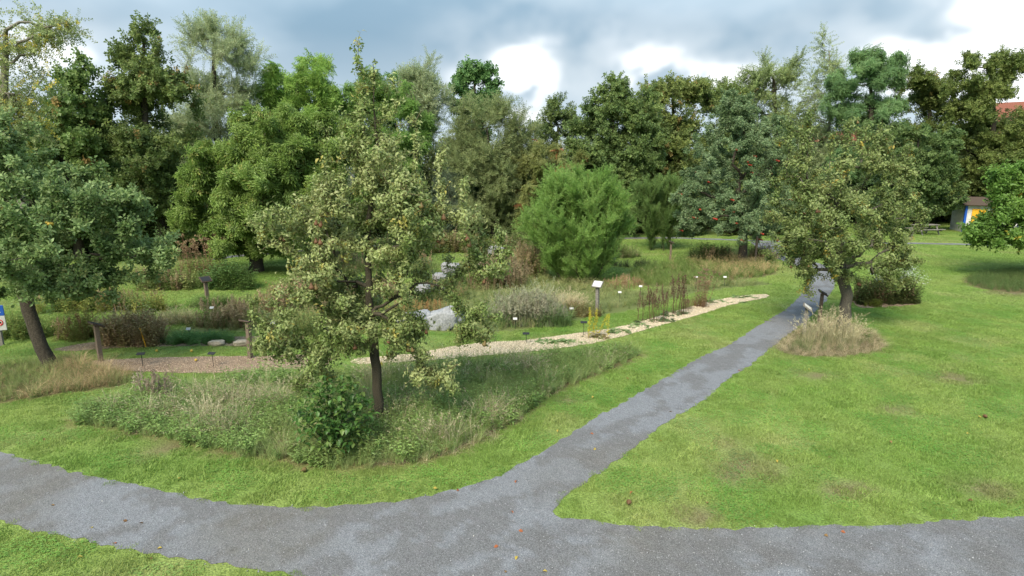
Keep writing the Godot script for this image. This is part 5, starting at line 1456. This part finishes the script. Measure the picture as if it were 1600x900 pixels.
func make_borders() -> void:
	var plume := herb(401, 5, 0.08, 0.026, 0.2, "plume", 0.4)
	var leafy_ := herb(402, 6, 0.14, 0.055, 0.02, "", 0.5)
	var dense := herb(403, 7, 0.1, 0.055, 0.02, "", 0.45)
	var umbel := herb(404, 3, 0.1, 0.03, 0.1, "umbel", 0.25)
	var spike := herb(405, 1, 0.08, 0.03, 0.5, "spike", 0.06)
	var mullein := herb(406, 2, 0.12, 0.035, 0.1, "spike", 0.12)
	var lance := tuft(407, 40, 0.2, 0.03, 0.7)
	var basal := rosette(408, 14, 0.45, 0.16, 0.5)
	var green := [Color(0.125, 0.219, 0.056), Color(0.237, 0.325, 0.1)]
	var brown := [Color(0.288, 0.213, 0.125), Color(0.45, 0.35, 0.213)]
	clump("clipped_hedge", "clipped brownish green hedge block beside the roofed post", "hedge", -11.1, -16.25, [["foliage", dense, M.leaf, 300, 0.85, 0.42, 0.75, 1.1, Color(0.3, 0.294, 0.119), Color(0.525, 0.4, 0.225), 0.25, 1.3], ["stalks", plume, M.dry, 60, 0.85, 0.42, 0.8, 1.15, Color(0.375, 0.263, 0.175), Color(0.525, 0.4, 0.275), 0.3]])
	clump("grass_clump", "pale seeding grass clump right behind the clipped hedge", "ornamental grass", -11.1, -18.5, [["stalks", K.straw, M.dry, 40, 0.55, 0.4, 0.6, 0.9, Color(0.439, 0.389, 0.203), Color(0.607, 0.524, 0.304), 0.3], ["foliage", K.tuft, M.blade, 30, 0.5, 0.4, 0.4, 0.6, green[0], green[1]]])
	clump("ground_cover", "low bright green herb mat with a white tag in it", "herb", -9.4, -16.4, [["foliage", leafy_, M.leaf, 170, 1.2, 0.45, 0.22, 0.42, Color(0.085, 0.211, 0.051), Color(0.169, 0.321, 0.085), 0.3, 1.6]])
	clump("perennial_clump", "grey brown faded perennials behind the low herb mat", "perennial", -9.3, -18.4, [["stalks", plume, M.dry, 85, 1.0, 0.6, 0.6, 1.25, brown[0], Color(0.506, 0.423, 0.254), 0.3], ["foliage", leafy_, M.leaf, 80, 1.0, 0.6, 0.3, 0.8, green[0], Color(0.318, 0.349, 0.126)]])
	clump("perennial_clump", "tall green stems and grasses right of the second roofed post", "perennial", -6.7, -17.3, [["stalks", K.thin, M.blade, 60, 0.9, 0.5, 0.7, 1.2, Color(0.211, 0.295, 0.085), Color(0.423, 0.423, 0.169), 0.3], ["foliage", leafy_, M.leaf, 60, 0.9, 0.5, 0.4, 0.9, green[0], green[1]]])
	clump("perennial_clump", "upright brown seed stalks in the middle of the left border", "perennial", -8.1, -20.0, [["stalks", plume, M.dry, 70, 0.8, 0.6, 0.9, 1.55, Color(0.318, 0.221, 0.126), Color(0.506, 0.39, 0.232), 0.25], ["foliage", leafy_, M.leaf, 60, 0.8, 0.6, 0.5, 0.9, green[0], green[1]]])
	clump("perennial_clump", "reddish brown faded clump between walnut trunk and front pear", "perennial", -8.0, -22.3, [["stalks", plume, M.dry, 90, 1.5, 0.7, 0.7, 1.4, Color(0.36, 0.211, 0.138), Color(0.57, 0.401, 0.275), 0.3], ["foliage", leafy_, M.leaf, 60, 1.4, 0.7, 0.4, 0.8, green[0], green[1]]])
	clump("perennial_clump", "brown and green mixed clump just left of the front pear leaves", "perennial", -6.0, -19.5, [["stalks", plume, M.dry, 80, 0.9, 0.8, 0.8, 1.4, brown[0], brown[1], 0.3], ["foliage", leafy_, M.leaf, 90, 0.9, 0.8, 0.5, 0.9, green[0], Color(0.36, 0.38, 0.126)]])
	clump("leafy_shrub", "dark green shrub near the roofed post under the walnut", "shrub", -12.1, -24.3, [["foliage", leafy_, M.leaf, 130, 1.2, 0.6, 0.8, 1.3, Color(0.095, 0.189, 0.054), Color(0.18, 0.284, 0.074), 0.4, 1.2]])
	clump("leafy_shrub", "pale green weedy shrub left of the walnut post", "shrub", -14.8, -24.2, [["foliage", leafy_, M.leaf, 120, 1.4, 0.7, 0.6, 1.2, green[0], Color(0.318, 0.36, 0.126), 0.4, 1.2], ["stalks", plume, M.dry, 30, 1.4, 0.7, 0.8, 1.4, brown[0], brown[1]]])
	clump("umbel_plant", "tall dry hogweed skeletons in front of the distant left path", "hogweed", -14.6, -26.8, [["stalks", umbel, M.dry, 26, 1.6, 0.6, 1.5, 2.2, Color(0.232, 0.158, 0.095), Color(0.36, 0.254, 0.149), 0.2], ["foliage", leafy_, M.leaf, 110, 1.8, 0.6, 0.5, 1.0, green[0], Color(0.295, 0.338, 0.106)]])
	clump("rough_grass", "rough grass strip between left path and walnut border", "grass", -17.5, -26.5, [["foliage", K.thin, M.blade, 110, 2.4, 0.9, 0.5, 0.9, Color(0.211, 0.295, 0.085), Color(0.423, 0.423, 0.169), 0.3, 1.4]])
	clump("yellowing_shrub", "yellow green spindly shrub right of the leaning apple trunk", "shrub", -13.0, -16.7, [["foliage", leafy_, M.leaf, 40, 0.8, 0.5, 0.6, 1.05, Color(0.18, 0.23, 0.06), Color(0.29, 0.28, 0.08), 0.5], ["stalks", plume, M.dry, 12, 0.7, 0.4, 0.8, 1.1, Color(0.22, 0.12, 0.06), brown[1]]])
	clump("leafy_shrub", "green border plants left of the leaning apple trunk", "perennial", -14.9, -17.0, [["foliage", leafy_, M.leaf, 120, 1.2, 0.6, 0.5, 1.0, green[0], Color(0.338, 0.401, 0.106), 0.3]])
	clump("border_plants", "mixed green border seen under the leaning apple crown", "perennial", -15.0, -20.5, [["foliage", leafy_, M.leaf, 150, 2.6, 0.9, 0.5, 1.1, green[0], Color(0.401, 0.401, 0.106), 0.3, 1.2], ["stalks", plume, M.dry, 40, 2.4, 0.8, 0.8, 1.3, brown[0], brown[1]]])
	clump("leafy_shrub", "low green mound between hedge and walnut border", "perennial", -11.0, -20.7, [["foliage", leafy_, M.leaf, 90, 0.9, 0.4, 0.35, 0.6, green[0], green[1], 0.3, 1.3]])
	clump("catmint_clump", "large silvery green seedhead clump beside the green strip", "perennial", 0.5, -18.7, [["stalks", plume, M.dry, 120, 1.3, 0.7, 0.9, 1.6, Color(0.27, 0.27, 0.18), Color(0.4, 0.38, 0.28), 0.6], ["wisps", K.thin, M.blade, 110, 1.35, 0.75, 1.0, 1.7, Color(0.27, 0.31, 0.17), Color(0.42, 0.42, 0.28), 0.7, 0.8], ["foliage", lance, M.blade, 150, 1.4, 0.8, 0.6, 1.05, Color(0.13, 0.22, 0.07), Color(0.23, 0.32, 0.12), 0.5, 1.1]])
	clump("grass_clump", "blond feathery grass leaning between seedhead clump and white signboard", "ornamental grass", 2.0, -20.6, [["stalks", K.straw, M.dry, 60, 0.8, 0.6, 0.7, 1.15, Color(0.405, 0.351, 0.203), Color(0.567, 0.499, 0.311), 0.4]])
	clump("perennial_clump", "low reddish green plants left of the white signboard", "perennial", 2.1, -19.6, [["foliage", leafy_, M.leaf, 100, 1.0, 0.35, 0.3, 0.65, Color(0.149, 0.162, 0.054), Color(0.27, 0.203, 0.081), 0.3]])
	clump("weed_clump", "tall brown green weeds between boulders and willow bush", "perennial", -0.7, -24.6, [["stalks", plume, M.dry, 110, 1.5, 1.0, 1.2, 2.0, Color(0.23, 0.189, 0.108), Color(0.378, 0.311, 0.189), 0.3], ["foliage", leafy_, M.leaf, 90, 1.5, 1.0, 0.6, 1.2, green[0], Color(0.23, 0.243, 0.081)]])
	clump("weed_clump", "yellowing weeds against the left side of the willow bush", "perennial", 0.6, -27.0, [["stalks", plume, M.dry, 70, 1.1, 0.8, 1.2, 2.2, Color(0.257, 0.216, 0.108), Color(0.405, 0.324, 0.176), 0.3], ["foliage", leafy_, M.leaf, 70, 1.1, 0.8, 0.8, 1.5, green[0], Color(0.27, 0.27, 0.081)]])
	clump("weed_clump", "tall mixed weeds on the rise left of the willow bush", "perennial", -0.4, -33.5, [["stalks", plume, M.dry, 60, 2.2, 1.0, 0.9, 1.7, Color(0.28, 0.23, 0.13), Color(0.4, 0.33, 0.2), 0.4], ["foliage", leafy_, M.leaf, 150, 2.2, 1.0, 0.7, 1.5, Color(0.14, 0.2, 0.055), Color(0.26, 0.29, 0.1), 0.4]])
	clump("rock_plants", "green herbs among the white rockery stones", "herb", -3.1, -23.0, [["foliage", leafy_, M.leaf, 150, 1.5, 2.0, 0.3, 0.75, green[0], Color(0.216, 0.236, 0.081), 0.3], ["stalks", plume, M.dry, 30, 1.4, 1.8, 0.6, 1.0, Color(0.297, 0.189, 0.095), brown[1]]])
	clump("perennial_clump", "rusty orange plants just behind the two boulders", "perennial", -3.3, -19.6, [["stalks", plume, M.dry, 60, 1.3, 0.5, 0.5, 0.9, Color(0.324, 0.189, 0.081), Color(0.405, 0.297, 0.121), 0.3], ["foliage", leafy_, M.leaf, 70, 1.3, 0.5, 0.3, 0.6, green[0], green[1]]])
	clump("perennial_clump", "brown fading stems behind the front pear trunk", "perennial", -5.3, -22.5, [["stalks", plume, M.dry, 80, 1.2, 0.7, 0.7, 1.3, brown[0], brown[1], 0.3], ["foliage", leafy_, M.leaf, 80, 1.2, 0.7, 0.4, 0.8, green[0], green[1]]])
	clump("rough_grass", "rough grass bank behind the rockery", "grass", -6.5, -29.0, [["foliage", K.thin, M.blade, 150, 3.0, 1.6, 0.5, 0.9, Color(0.135, 0.196, 0.054), Color(0.27, 0.27, 0.115), 0.3, 1.5], ["stalks", plume, M.dry, 40, 2.8, 1.5, 0.8, 1.5, brown[0], brown[1]]])
	clump("weed_clump", "tall green perennials seen through the front pear, before the far path", "perennial", -6.6, -34.0, [["foliage", leafy_, M.leaf, 150, 1.8, 0.9, 0.9, 1.7, Color(0.13, 0.2, 0.055), Color(0.24, 0.3, 0.1), 0.4, 1.1], ["stalks", plume, M.dry, 40, 1.7, 0.8, 1.1, 1.8, brown[0], brown[1], 0.4]])
	clump("weed_clump", "yellow green weeds left of the lone white stone", "perennial", -3.3, -35.5, [["foliage", leafy_, M.leaf, 150, 1.9, 0.9, 0.8, 1.6, Color(0.17, 0.22, 0.06), Color(0.3, 0.32, 0.11), 0.4, 1.1], ["stalks", plume, M.dry, 50, 1.8, 0.8, 1.0, 1.7, brown[0], brown[1], 0.4]])
	clump("weed_clump", "brushy growth right of the walnut trunk", "perennial", -9.6, -29.8, [["foliage", leafy_, M.leaf, 130, 1.6, 0.9, 0.7, 1.4, Color(0.12, 0.18, 0.05), Color(0.22, 0.27, 0.09), 0.4, 1.1], ["stalks", plume, M.dry, 60, 1.5, 0.8, 1.0, 1.6, brown[0], brown[1], 0.4]])
	clump("weed_clump", "tall weeds tucked behind the large willow bush", "perennial", 1.4, -35.5, [["foliage", leafy_, M.leaf, 140, 2.0, 0.9, 0.9, 1.8, Color(0.13, 0.2, 0.055), Color(0.23, 0.29, 0.1), 0.4, 1.1]])
	clump("weed_clump", "tall grass and weeds between the two willow bushes", "perennial", 6.3, -33.5, [["foliage", leafy_, M.leaf, 90, 1.3, 0.8, 0.5, 1.1, Color(0.13, 0.2, 0.055), Color(0.24, 0.3, 0.1), 0.4, 1.1], ["stalks", K.straw, M.dry, 40, 1.2, 0.8, 0.7, 1.1, Color(0.3, 0.26, 0.14), Color(0.42, 0.36, 0.22), 0.4]])
	clump("mullein", "yellow flowering mullein standing in the pale chip strip", "flowering plant", 2.65, -17.0, [["flower_stalks", mullein, M.leaf, 11, 0.38, 0.2, 0.7, 1.15, Color(0.513, 0.486, 0.054), Color(0.675, 0.594, 0.068), 0.2], ["foliage", basal, M.leaf, 9, 0.4, 0.22, 0.4, 0.7, Color(0.135, 0.176, 0.054), Color(0.27, 0.189, 0.081)]])
	clump("dark_spikes", "left group of dark brown seed spikes in the pale chip strip", "seed spikes", 4.75, -18.75, [["spikes", spike, M.dry, 34, 0.5, 0.3, 0.9, 1.55, Color(0.101, 0.061, 0.041), Color(0.176, 0.115, 0.074), 0.12], ["foliage", basal, M.leaf, 12, 0.6, 0.25, 0.4, 0.8, Color(0.095, 0.149, 0.054), Color(0.176, 0.203, 0.081)]])
	clump("dark_spikes", "right group of dark brown seed spikes in the pale chip strip", "seed spikes", 5.75, -19.7, [["spikes", spike, M.dry, 30, 0.45, 0.3, 0.9, 1.75, Color(0.108, 0.068, 0.043), Color(0.189, 0.121, 0.081), 0.12], ["foliage", basal, M.leaf, 10, 0.5, 0.25, 0.5, 0.9, Color(0.101, 0.162, 0.061), Color(0.189, 0.216, 0.095)]])
	clump("dry_stalk_plant", "tall dry branching plant right of the dark seed spikes", "dry plant", 6.95, -20.8, [["stalks", umbel, M.dry, 12, 0.22, 0.15, 1.2, 1.75, Color(0.216, 0.149, 0.095), Color(0.324, 0.23, 0.135), 0.2], ["foliage", leafy_, M.leaf, 16, 0.35, 0.2, 0.3, 0.55, Color(0.216, 0.135, 0.068), Color(0.351, 0.243, 0.081)]])
	clump("dry_stalk_plant", "short brown plant beside the tall dry branching one", "dry plant", 6.35, -20.5, [["stalks", plume, M.dry, 12, 0.25, 0.15, 0.4, 0.65, Color(0.176, 0.108, 0.068), Color(0.27, 0.176, 0.108)]])
	var creeps := [[1.1, -16.35, 0.55, "creeping green plant nearest the front pear on the pale strip"], [1.65, -16.4, 0.45, "creeping green plant left of the mullein on the pale strip"], [3.3, -17.6, 0.6, "creeping green plant right of the mullein on the pale strip"], [4.2, -18.2, 0.5, "spreading leafy plant under the left seed spikes"], [8.1, -21.6, 0.8, "large sprawling leafy plant near the strip's far end"], [9.2, -22.4, 0.6, "sprawling leafy plant at the far tip of the pale strip"]]
	for c in creeps:
		clump("creeping_plant", c[3], "herb", c[0], c[1], [["foliage", basal, M.leaf, 24, c[2], 0.24, 0.3, 0.6, Color(0.146, 0.238, 0.073), Color(0.274, 0.365, 0.146), 0.2]], "creeping plants on the pale chip strip")
	clump("heath_plants", "orange brown dying plants behind the far border tags", "perennial", 4.9, -24.6, [["stalks", plume, M.dry, 70, 0.9, 0.6, 0.35, 0.75, Color(0.324, 0.203, 0.108), Color(0.459, 0.338, 0.203), 0.4]])
	clump("border_row", "low dark plant row near the post left of the red apple", "perennial", 6.7, -30.2, [["foliage", dense, M.leaf, 90, 1.6, 0.5, 0.3, 0.6, Color(0.068, 0.115, 0.041), Color(0.149, 0.162, 0.068), 0.3, 1.4]])
	clump("leafy_shrub", "bushy suckers left of the red apple trunk", "shrub", 10.9, -31.3, [["foliage", leafy_, M.leaf, 120, 1.3, 0.6, 0.7, 1.4, Color(0.068, 0.115, 0.038), Color(0.135, 0.182, 0.061), 0.4], ["stalks", plume, M.dry, 20, 1.2, 0.6, 0.8, 1.3, brown[0], brown[1]]])
	clump("leafy_shrub", "thicket of weeds right of the red apple trunk by the path", "shrub", 13.9, -31.6, [["foliage", leafy_, M.leaf, 60, 0.7, 0.6, 0.6, 1.3, Color(0.095, 0.135, 0.041), Color(0.203, 0.203, 0.068), 0.4], ["stalks", K.straw, M.dry, 40, 0.8, 0.7, 0.8, 1.3, Color(0.338, 0.243, 0.121), Color(0.513, 0.405, 0.216)]])
	# asters with white flowers behind the stout pear
	var flower := Geo.new()
	var r := RandomNumberGenerator.new()
	r.seed = 90
	for k in 14:
		var p := any_dir(r) * 0.16 + Vector3.UP * 0.1
		for j in 6:
			flower.leaf(p, Vector3(cos(j * 1.05), 0.3, sin(j * 1.05)).normalized(), Vector3.UP, 0.024, 0.012, 0.0, Color(1, 1, 1), true)
	var as_ := clump("aster_clump", "tall aster clump with white flowers behind the stout pear", "flowering plant", 14.3, -21.6, [["foliage", leafy_, M.leaf, 130, 1.25, 0.55, 0.9, 1.45, Color(0.07, 0.11, 0.03), Color(0.14, 0.16, 0.05), 0.3], ["stalks", plume, M.dry, 40, 1.2, 0.5, 0.8, 1.3, Color(0.2, 0.12, 0.07), brown[1]]])
	var w := []
	var t := []
	for k in 70:
		w.append(Transform3D(Basis(any_dir(r), r.randf() * 0.5), Vector3(r.randf_range(-0.6, 1.1), r.randf_range(0.85, 1.4), r.randf_range(-0.2, 0.5))))
		t.append(Color(0.66, 0.68, 0.66) * r.randf_range(0.85, 1.1))
	many("flowers", flower.mesh(), M.blade, w, t, as_)
	clump("herb_clump", "yellow green low herb at the foot of the aster clump", "herb", 13.55, -20.95, [["foliage", leafy_, M.leaf, 40, 0.35, 0.2, 0.25, 0.4, Color(0.16, 0.21, 0.03), Color(0.24, 0.27, 0.05), 0.3]])
	# a wisp of dry stems at the left tip of the front bed
	clump("dry_stalk_plant", "wispy dry pinkish stems at the left end of the front bed", "dry plant", -7.85, -11.9, [["stalks", plume, M.dry, 14, 0.25, 0.2, 0.7, 1.05, Color(0.24, 0.19, 0.14), Color(0.36, 0.3, 0.24), 0.3]])
	# stones
	var rocks := [[-3.2, -17.95, 1.15, 0.62, 0.7, 0.1, "left pale grey boulder of the pair behind the front pear"], [-2.25, -18.0, 1.45, 0.72, 0.7, 0.35, "right pale grey boulder of the pair behind the front pear, tilted up"]]
	for k in rocks.size():
		var q: Array = rocks[k]
		var o := tag(part("boulder", stone_mesh(500 + k, Vector3(q[2], q[3], q[4]), 0.35), M.stone, self, Transform3D(Basis(Vector3.UP, 0.3 - k * 0.5) * Basis(Vector3.BACK, q[5]), ground(q[0], q[1], q[3] * 0.33))), q[6], "boulder", "pale boulders behind the front pear")
	var stones := [[-3.36, -21.4, 0.55, "lowest left white rockery stone above the boulders"], [-2.71, -21.7, 0.5, "white rockery stone right of the lowest left one"], [-2.64, -24.6, 0.75, "largest white rockery stone in the middle of the rockery"], [-2.95, -26.4, 0.6, "topmost flat white rockery stone"], [-3.0, -23.4, 0.55, "white rockery stone in the middle left of the rockery"], [-1.75, -26.2, 0.65, "white rockery stone on the right of the rockery"], [-0.85, -31.3, 0.8, "lone white stone in the weeds up by the far path"]]
	for k in stones.size():
		var q: Array = stones[k]
		var b := Basis(any_dir(r), r.randf_range(0, 0.5))
		tag(part("rockery_stone", stone_mesh(520 + k, Vector3(q[2] * 1.0, q[2] * 0.6, q[2] * 0.8), 0.4), M.white_stone, self, Transform3D(b, ground(q[0], q[1], q[2] * 0.55 + (0.35 if k == 2 or k == 4 else 0.25)))), q[3], "stone", "white stones of the rockery")
	var edging := [[-8.55, -16.0, "left tan edging stone before the low herb mat"], [-7.85, -16.05, "middle tan edging stone before the low herb mat"], [-7.4, -16.1, "right tan edging stone before the low herb mat"]]
	for k in edging.size():
		var q: Array = edging[k]
		var m := textured(mat(Color(0.55, 0.46, 0.34), 0.95), 2.0, M.stone.albedo_texture)
		tag(part("edging_stone", stone_mesh(540 + k, Vector3(0.42, 0.16, 0.24), 0.3), m, self, Transform3D(Basis(Vector3.UP, k * 0.4), ground(q[0], q[1], 0.07))), q[2], "stone", "edging stones of the herb mat")


# ---------------------------------------------------------------- posts, tags and signs
func post_sign(label: String, x: float, z: float, turn: float, tilt: float, pale := false, h := 0.98) -> void:
	var o := thing("sign_post", label, "sign post", ground(x, z), turn, "sign posts in the beds")
	put("post", Vector3(0.115, h + 0.2, 0.1), M.post if not pale else M.wood_grey, o, Vector3(0, h / 2 - 0.1, 0), Basis(Vector3.BACK, 0.02))
	var b := Basis(Vector3.RIGHT, tilt)
	var board := put("board", Vector3(0.38, 0.035, 0.3), M.board if not pale else M.wood_grey, o, Vector3(0, h + 0.03, 0.02), b)
	put("panel", Vector3(0.32, 0.012, 0.24), M.panel if pale else M.plate_dark, board, Vector3(0, 0.024, 0))
	for s in [-1, 1]:
		put("rim", Vector3(0.022, 0.014, 0.3), M.wood_grey if pale else M.board, board, Vector3(s * 0.178, 0.0245, 0))


func plant_tag(label: String, x: float, z: float, h: float, white: bool, turn := 0.0) -> void:
	var o := thing("plant_tag", label, "plant tag", ground(x, z), turn, "white plant tags on stakes" if white else "black plant tags on stakes")
	var g := Geo.new()
	g.tube([Vector3(0, -0.1, 0), Vector3(0.01, h * 0.5, 0), Vector3(0, h, 0)], [0.008, 0.008, 0.008], 6)
	part("stake", g.mesh(), M.plate_dark, o)
	put("label_plate", Vector3(0.13, 0.08, 0.008) if white else Vector3(0.2, 0.1, 0.012), M.plate_white if white else M.plate_dark, o, Vector3(0, h + 0.02, 0.012), Basis(Vector3.RIGHT, -0.7 if white else -1.15), 0.002)


func make_furniture() -> void:
	post_sign("brown roofed sign post on the bark mulch beside the clipped hedge", -10.92, -14.6, 2.5, 0.45)
	post_sign("brown roofed sign post at the right end of the bark mulch", -7.05, -14.85, 2.7, 0.4)
	post_sign("weathered roofed sign post in front of the walnut trunk", -11.38, -21.0, 0.9, 0.6)
	post_sign("pale signboard on a grey post behind the pale chip strip", 3.07, -20.2, -0.6, 0.75, true)
	post_sign("small brown sign post left of the red apple tree", 8.94, -32.2, 1.4, 0.4)
	post_sign("brown sign post just left of the stout pear trunk", 10.25, -18.6, 1.2, 0.5)
	post_sign("leaning sign post half hidden in the dry grass by the path", 9.0, -17.1, 1.1, 0.6, true, 0.85)
	tag(put("wooden_stake", Vector3(0.09, 1.5, 0.09), M.post, self, ground(13.23, -31.0, 0.7)), "plain wooden stake right of the red apple trunk", "stake")
	tag(put("wooden_post", Vector3(0.16, 1.0, 0.16), M.wood_grey, self, ground(28.62, -41.2, 0.45)), "short grey post on the lawn before the round tree", "post")
	tag(put("bamboo_stake", Vector3(0.025, 0.62, 0.025), M.yellow, self, ground(-10.55, -15.85, 0.27), Basis(Vector3.BACK, 0.18)), "thin yellowish cane leaning on the clipped hedge", "stake")
	plant_tag("black tag on the bark mulch nearest the left roofed post", -9.53, -14.15, 0.33, false, 0.2)
	plant_tag("black tag in the middle of the bark mulch bed", -7.71, -14.15, 0.35, false, -0.2)
	plant_tag("black tag standing on the pale strip near the front pear", 0.41, -16.2, 0.3, false)
	plant_tag("black tag just left of the yellow mullein", 2.2, -17.1, 0.42, false)
	plant_tag("white tag on a tall stake in the faded left perennials", -9.75, -18.2, 0.6, true)
	plant_tag("white tag in the low bright herb mat", -9.6, -16.5, 0.36, true)
	plant_tag("white tag right of the second roofed post", -7.3, -17.0, 0.42, true, 0.2)
	plant_tag("white tag in front of the silvery seedhead clump", 0.1, -17.85, 0.32, true)
	plant_tag("white tag among the low reddish plants", 2.04, -19.2, 0.34, true)
	plant_tag("white tag right of the pale signboard", 4.15, -21.7, 0.38, true)
	plant_tag("white tag behind the left dark seed spikes", 5.15, -22.6, 0.42, true, -0.3)
	plant_tag("white tag behind the tall dry branching plant", 7.81, -24.0, 0.5, true)
	plant_tag("white tag farthest right in the far border", 9.25, -24.6, 0.4, true, -0.3)
	plant_tag("white tag at the right foot of the willow bush", 5.3, -29.5, 0.5, true)
	# rules sign at the left edge
	var o := thing("rules_sign", "blue and white prohibition sign on a post at the left edge", "sign", ground(-14.76, -16.0), 0.35)
	put("post", Vector3(0.09, 1.05, 0.09), M.wood_grey, o, Vector3(0, 0.42, 0))
	put("header", Vector3(0.42, 0.3, 0.03), M.blue, o, Vector3(0, 1.06, 0.06))
	var board := put("board", Vector3(0.42, 0.42, 0.03), M.plate_white, o, Vector3(0, 0.69, 0.06))
	var tri := Geo.new()
	tri.tri(Vector3(-0.09, -0.06, 0.018), Vector3(0.09, -0.06, 0.018), Vector3(0, 0.1, 0.018))
	part("triangle", tri.mesh(), M.plate_white, o, Transform3D(Basis(), Vector3(0.05, 1.06, 0.06)))
	var ring := TorusMesh.new()
	ring.inner_radius = 0.07
	ring.outer_radius = 0.095
	part("ring", ring, M.red, board, Transform3D(Basis(Vector3.RIGHT, PI / 2), Vector3(0.06, 0.02, 0.016)))
	put("slash", Vector3(0.16, 0.024, 0.01), M.red, board, Vector3(0.06, 0.02, 0.024), Basis(Vector3.BACK, -0.78))
	put("pictogram", Vector3(0.09, 0.05, 0.006), M.black, board, Vector3(0.06, 0.02, 0.017))


func make_litter() -> void:
	var r := RandomNumberGenerator.new()
	r.seed = 700
	var drops := [[1.75, -7.85, "fallen orange pear on the lawn corner right of the fork"], [-3.52, -8.8, "fallen brown pear at the edge below the broad leaved bush"], [-1.2, -9.5, "fallen reddish pear by the path side of the front bed"], [9.7, -11.0, "fallen pear lying out on the right lawn"]]
	for k in drops.size():
		var q: Array = drops[k]
		tag(part("fallen_pear", K.pears[k % 3], M.pear, self, Transform3D(Basis(Vector3(1, 0, 0.4).normalized(), 1.4), ground(q[0], q[1], 0.06))), q[2], "pear", "fallen pears on the grass")
	var yellow := [[-11.3, -10.9, "yellow windfall apple alone on the left lawn"], [-8.35, -14.5, "yellow windfall apple on the bark mulch"], [-8.9, -15.3, "yellow windfall apple in the grass behind the bark mulch"], [-9.9, -15.35, "yellow windfall apple nearest the left roofed post"]]
	for q in yellow:
		tag(part("windfall_apple", K.gold[0], M.fruit, self, Transform3D(Basis(Vector3.RIGHT, 0.8), ground(q[0], q[1], 0.07))), q[2], "apple", "yellow windfall apples")
	# fallen leaves, pebbles
	var g := Geo.new()
	g.leaf(Vector3.ZERO, Vector3.RIGHT, Vector3.UP, 0.07, 0.045, 0.25, Color.WHITE, false, 0.3)
	var w := []
	var t := []
	for k in 90:
		var x := r.randf_range(-9, 10)
		var z := r.randf_range(-14, -6)
		if absf(x) > -z * 0.92:
			continue
		if r.randf() < 0.5 and Vector2(x + 2.6, z + 9.5).length() > 4.5:
			continue
		w.append(Transform3D(Basis(Vector3.UP, r.randf() * TAU) * Basis(Vector3.RIGHT, r.randf_range(-0.6, 0.6)), ground(x, z, 0.018 if path_d(x, z) < 0 else 0.05)))
		t.append([Color(0.25, 0.15, 0.06), Color(0.38, 0.29, 0.06), Color(0.13, 0.07, 0.03), Color(0.3, 0.1, 0.04)][r.randi() % 4])
	tag(many("fallen_leaves", g.mesh(), M.dry, w, t), "scattered fallen leaves on the path and lawn", "leaves", "", "stuff")
	var peb := stone_mesh(600, Vector3(1, 0.6, 0.8), 0.4)
	w = []
	t = []
	for k in 20000:
		var z := -6.0 - pow(r.randf(), 1.6) * 20.0
		var x := r.randf_range(-1, 1) * (-z * 0.95)
		if path_d(x, z) > 0.05:
			continue
		var s := r.randf_range(0.006, 0.014) * (1.8 if r.randf() < 0.03 else 1.0)
		w.append(Transform3D(Basis(any_dir(r), r.randf() * TAU) * Basis.from_scale(Vector3.ONE * s), ground(x, z, 0.009)))
		t.append(Color(0.25, 0.255, 0.27) * r.randf_range(0.5, 1.3) if r.randf() < 0.996 else Color(0.62, 0.6, 0.56))
	tag(many("path_pebbles", peb, M.chip, w, t), "loose pebbles scattered over the gravel path", "pebbles", "", "stuff")
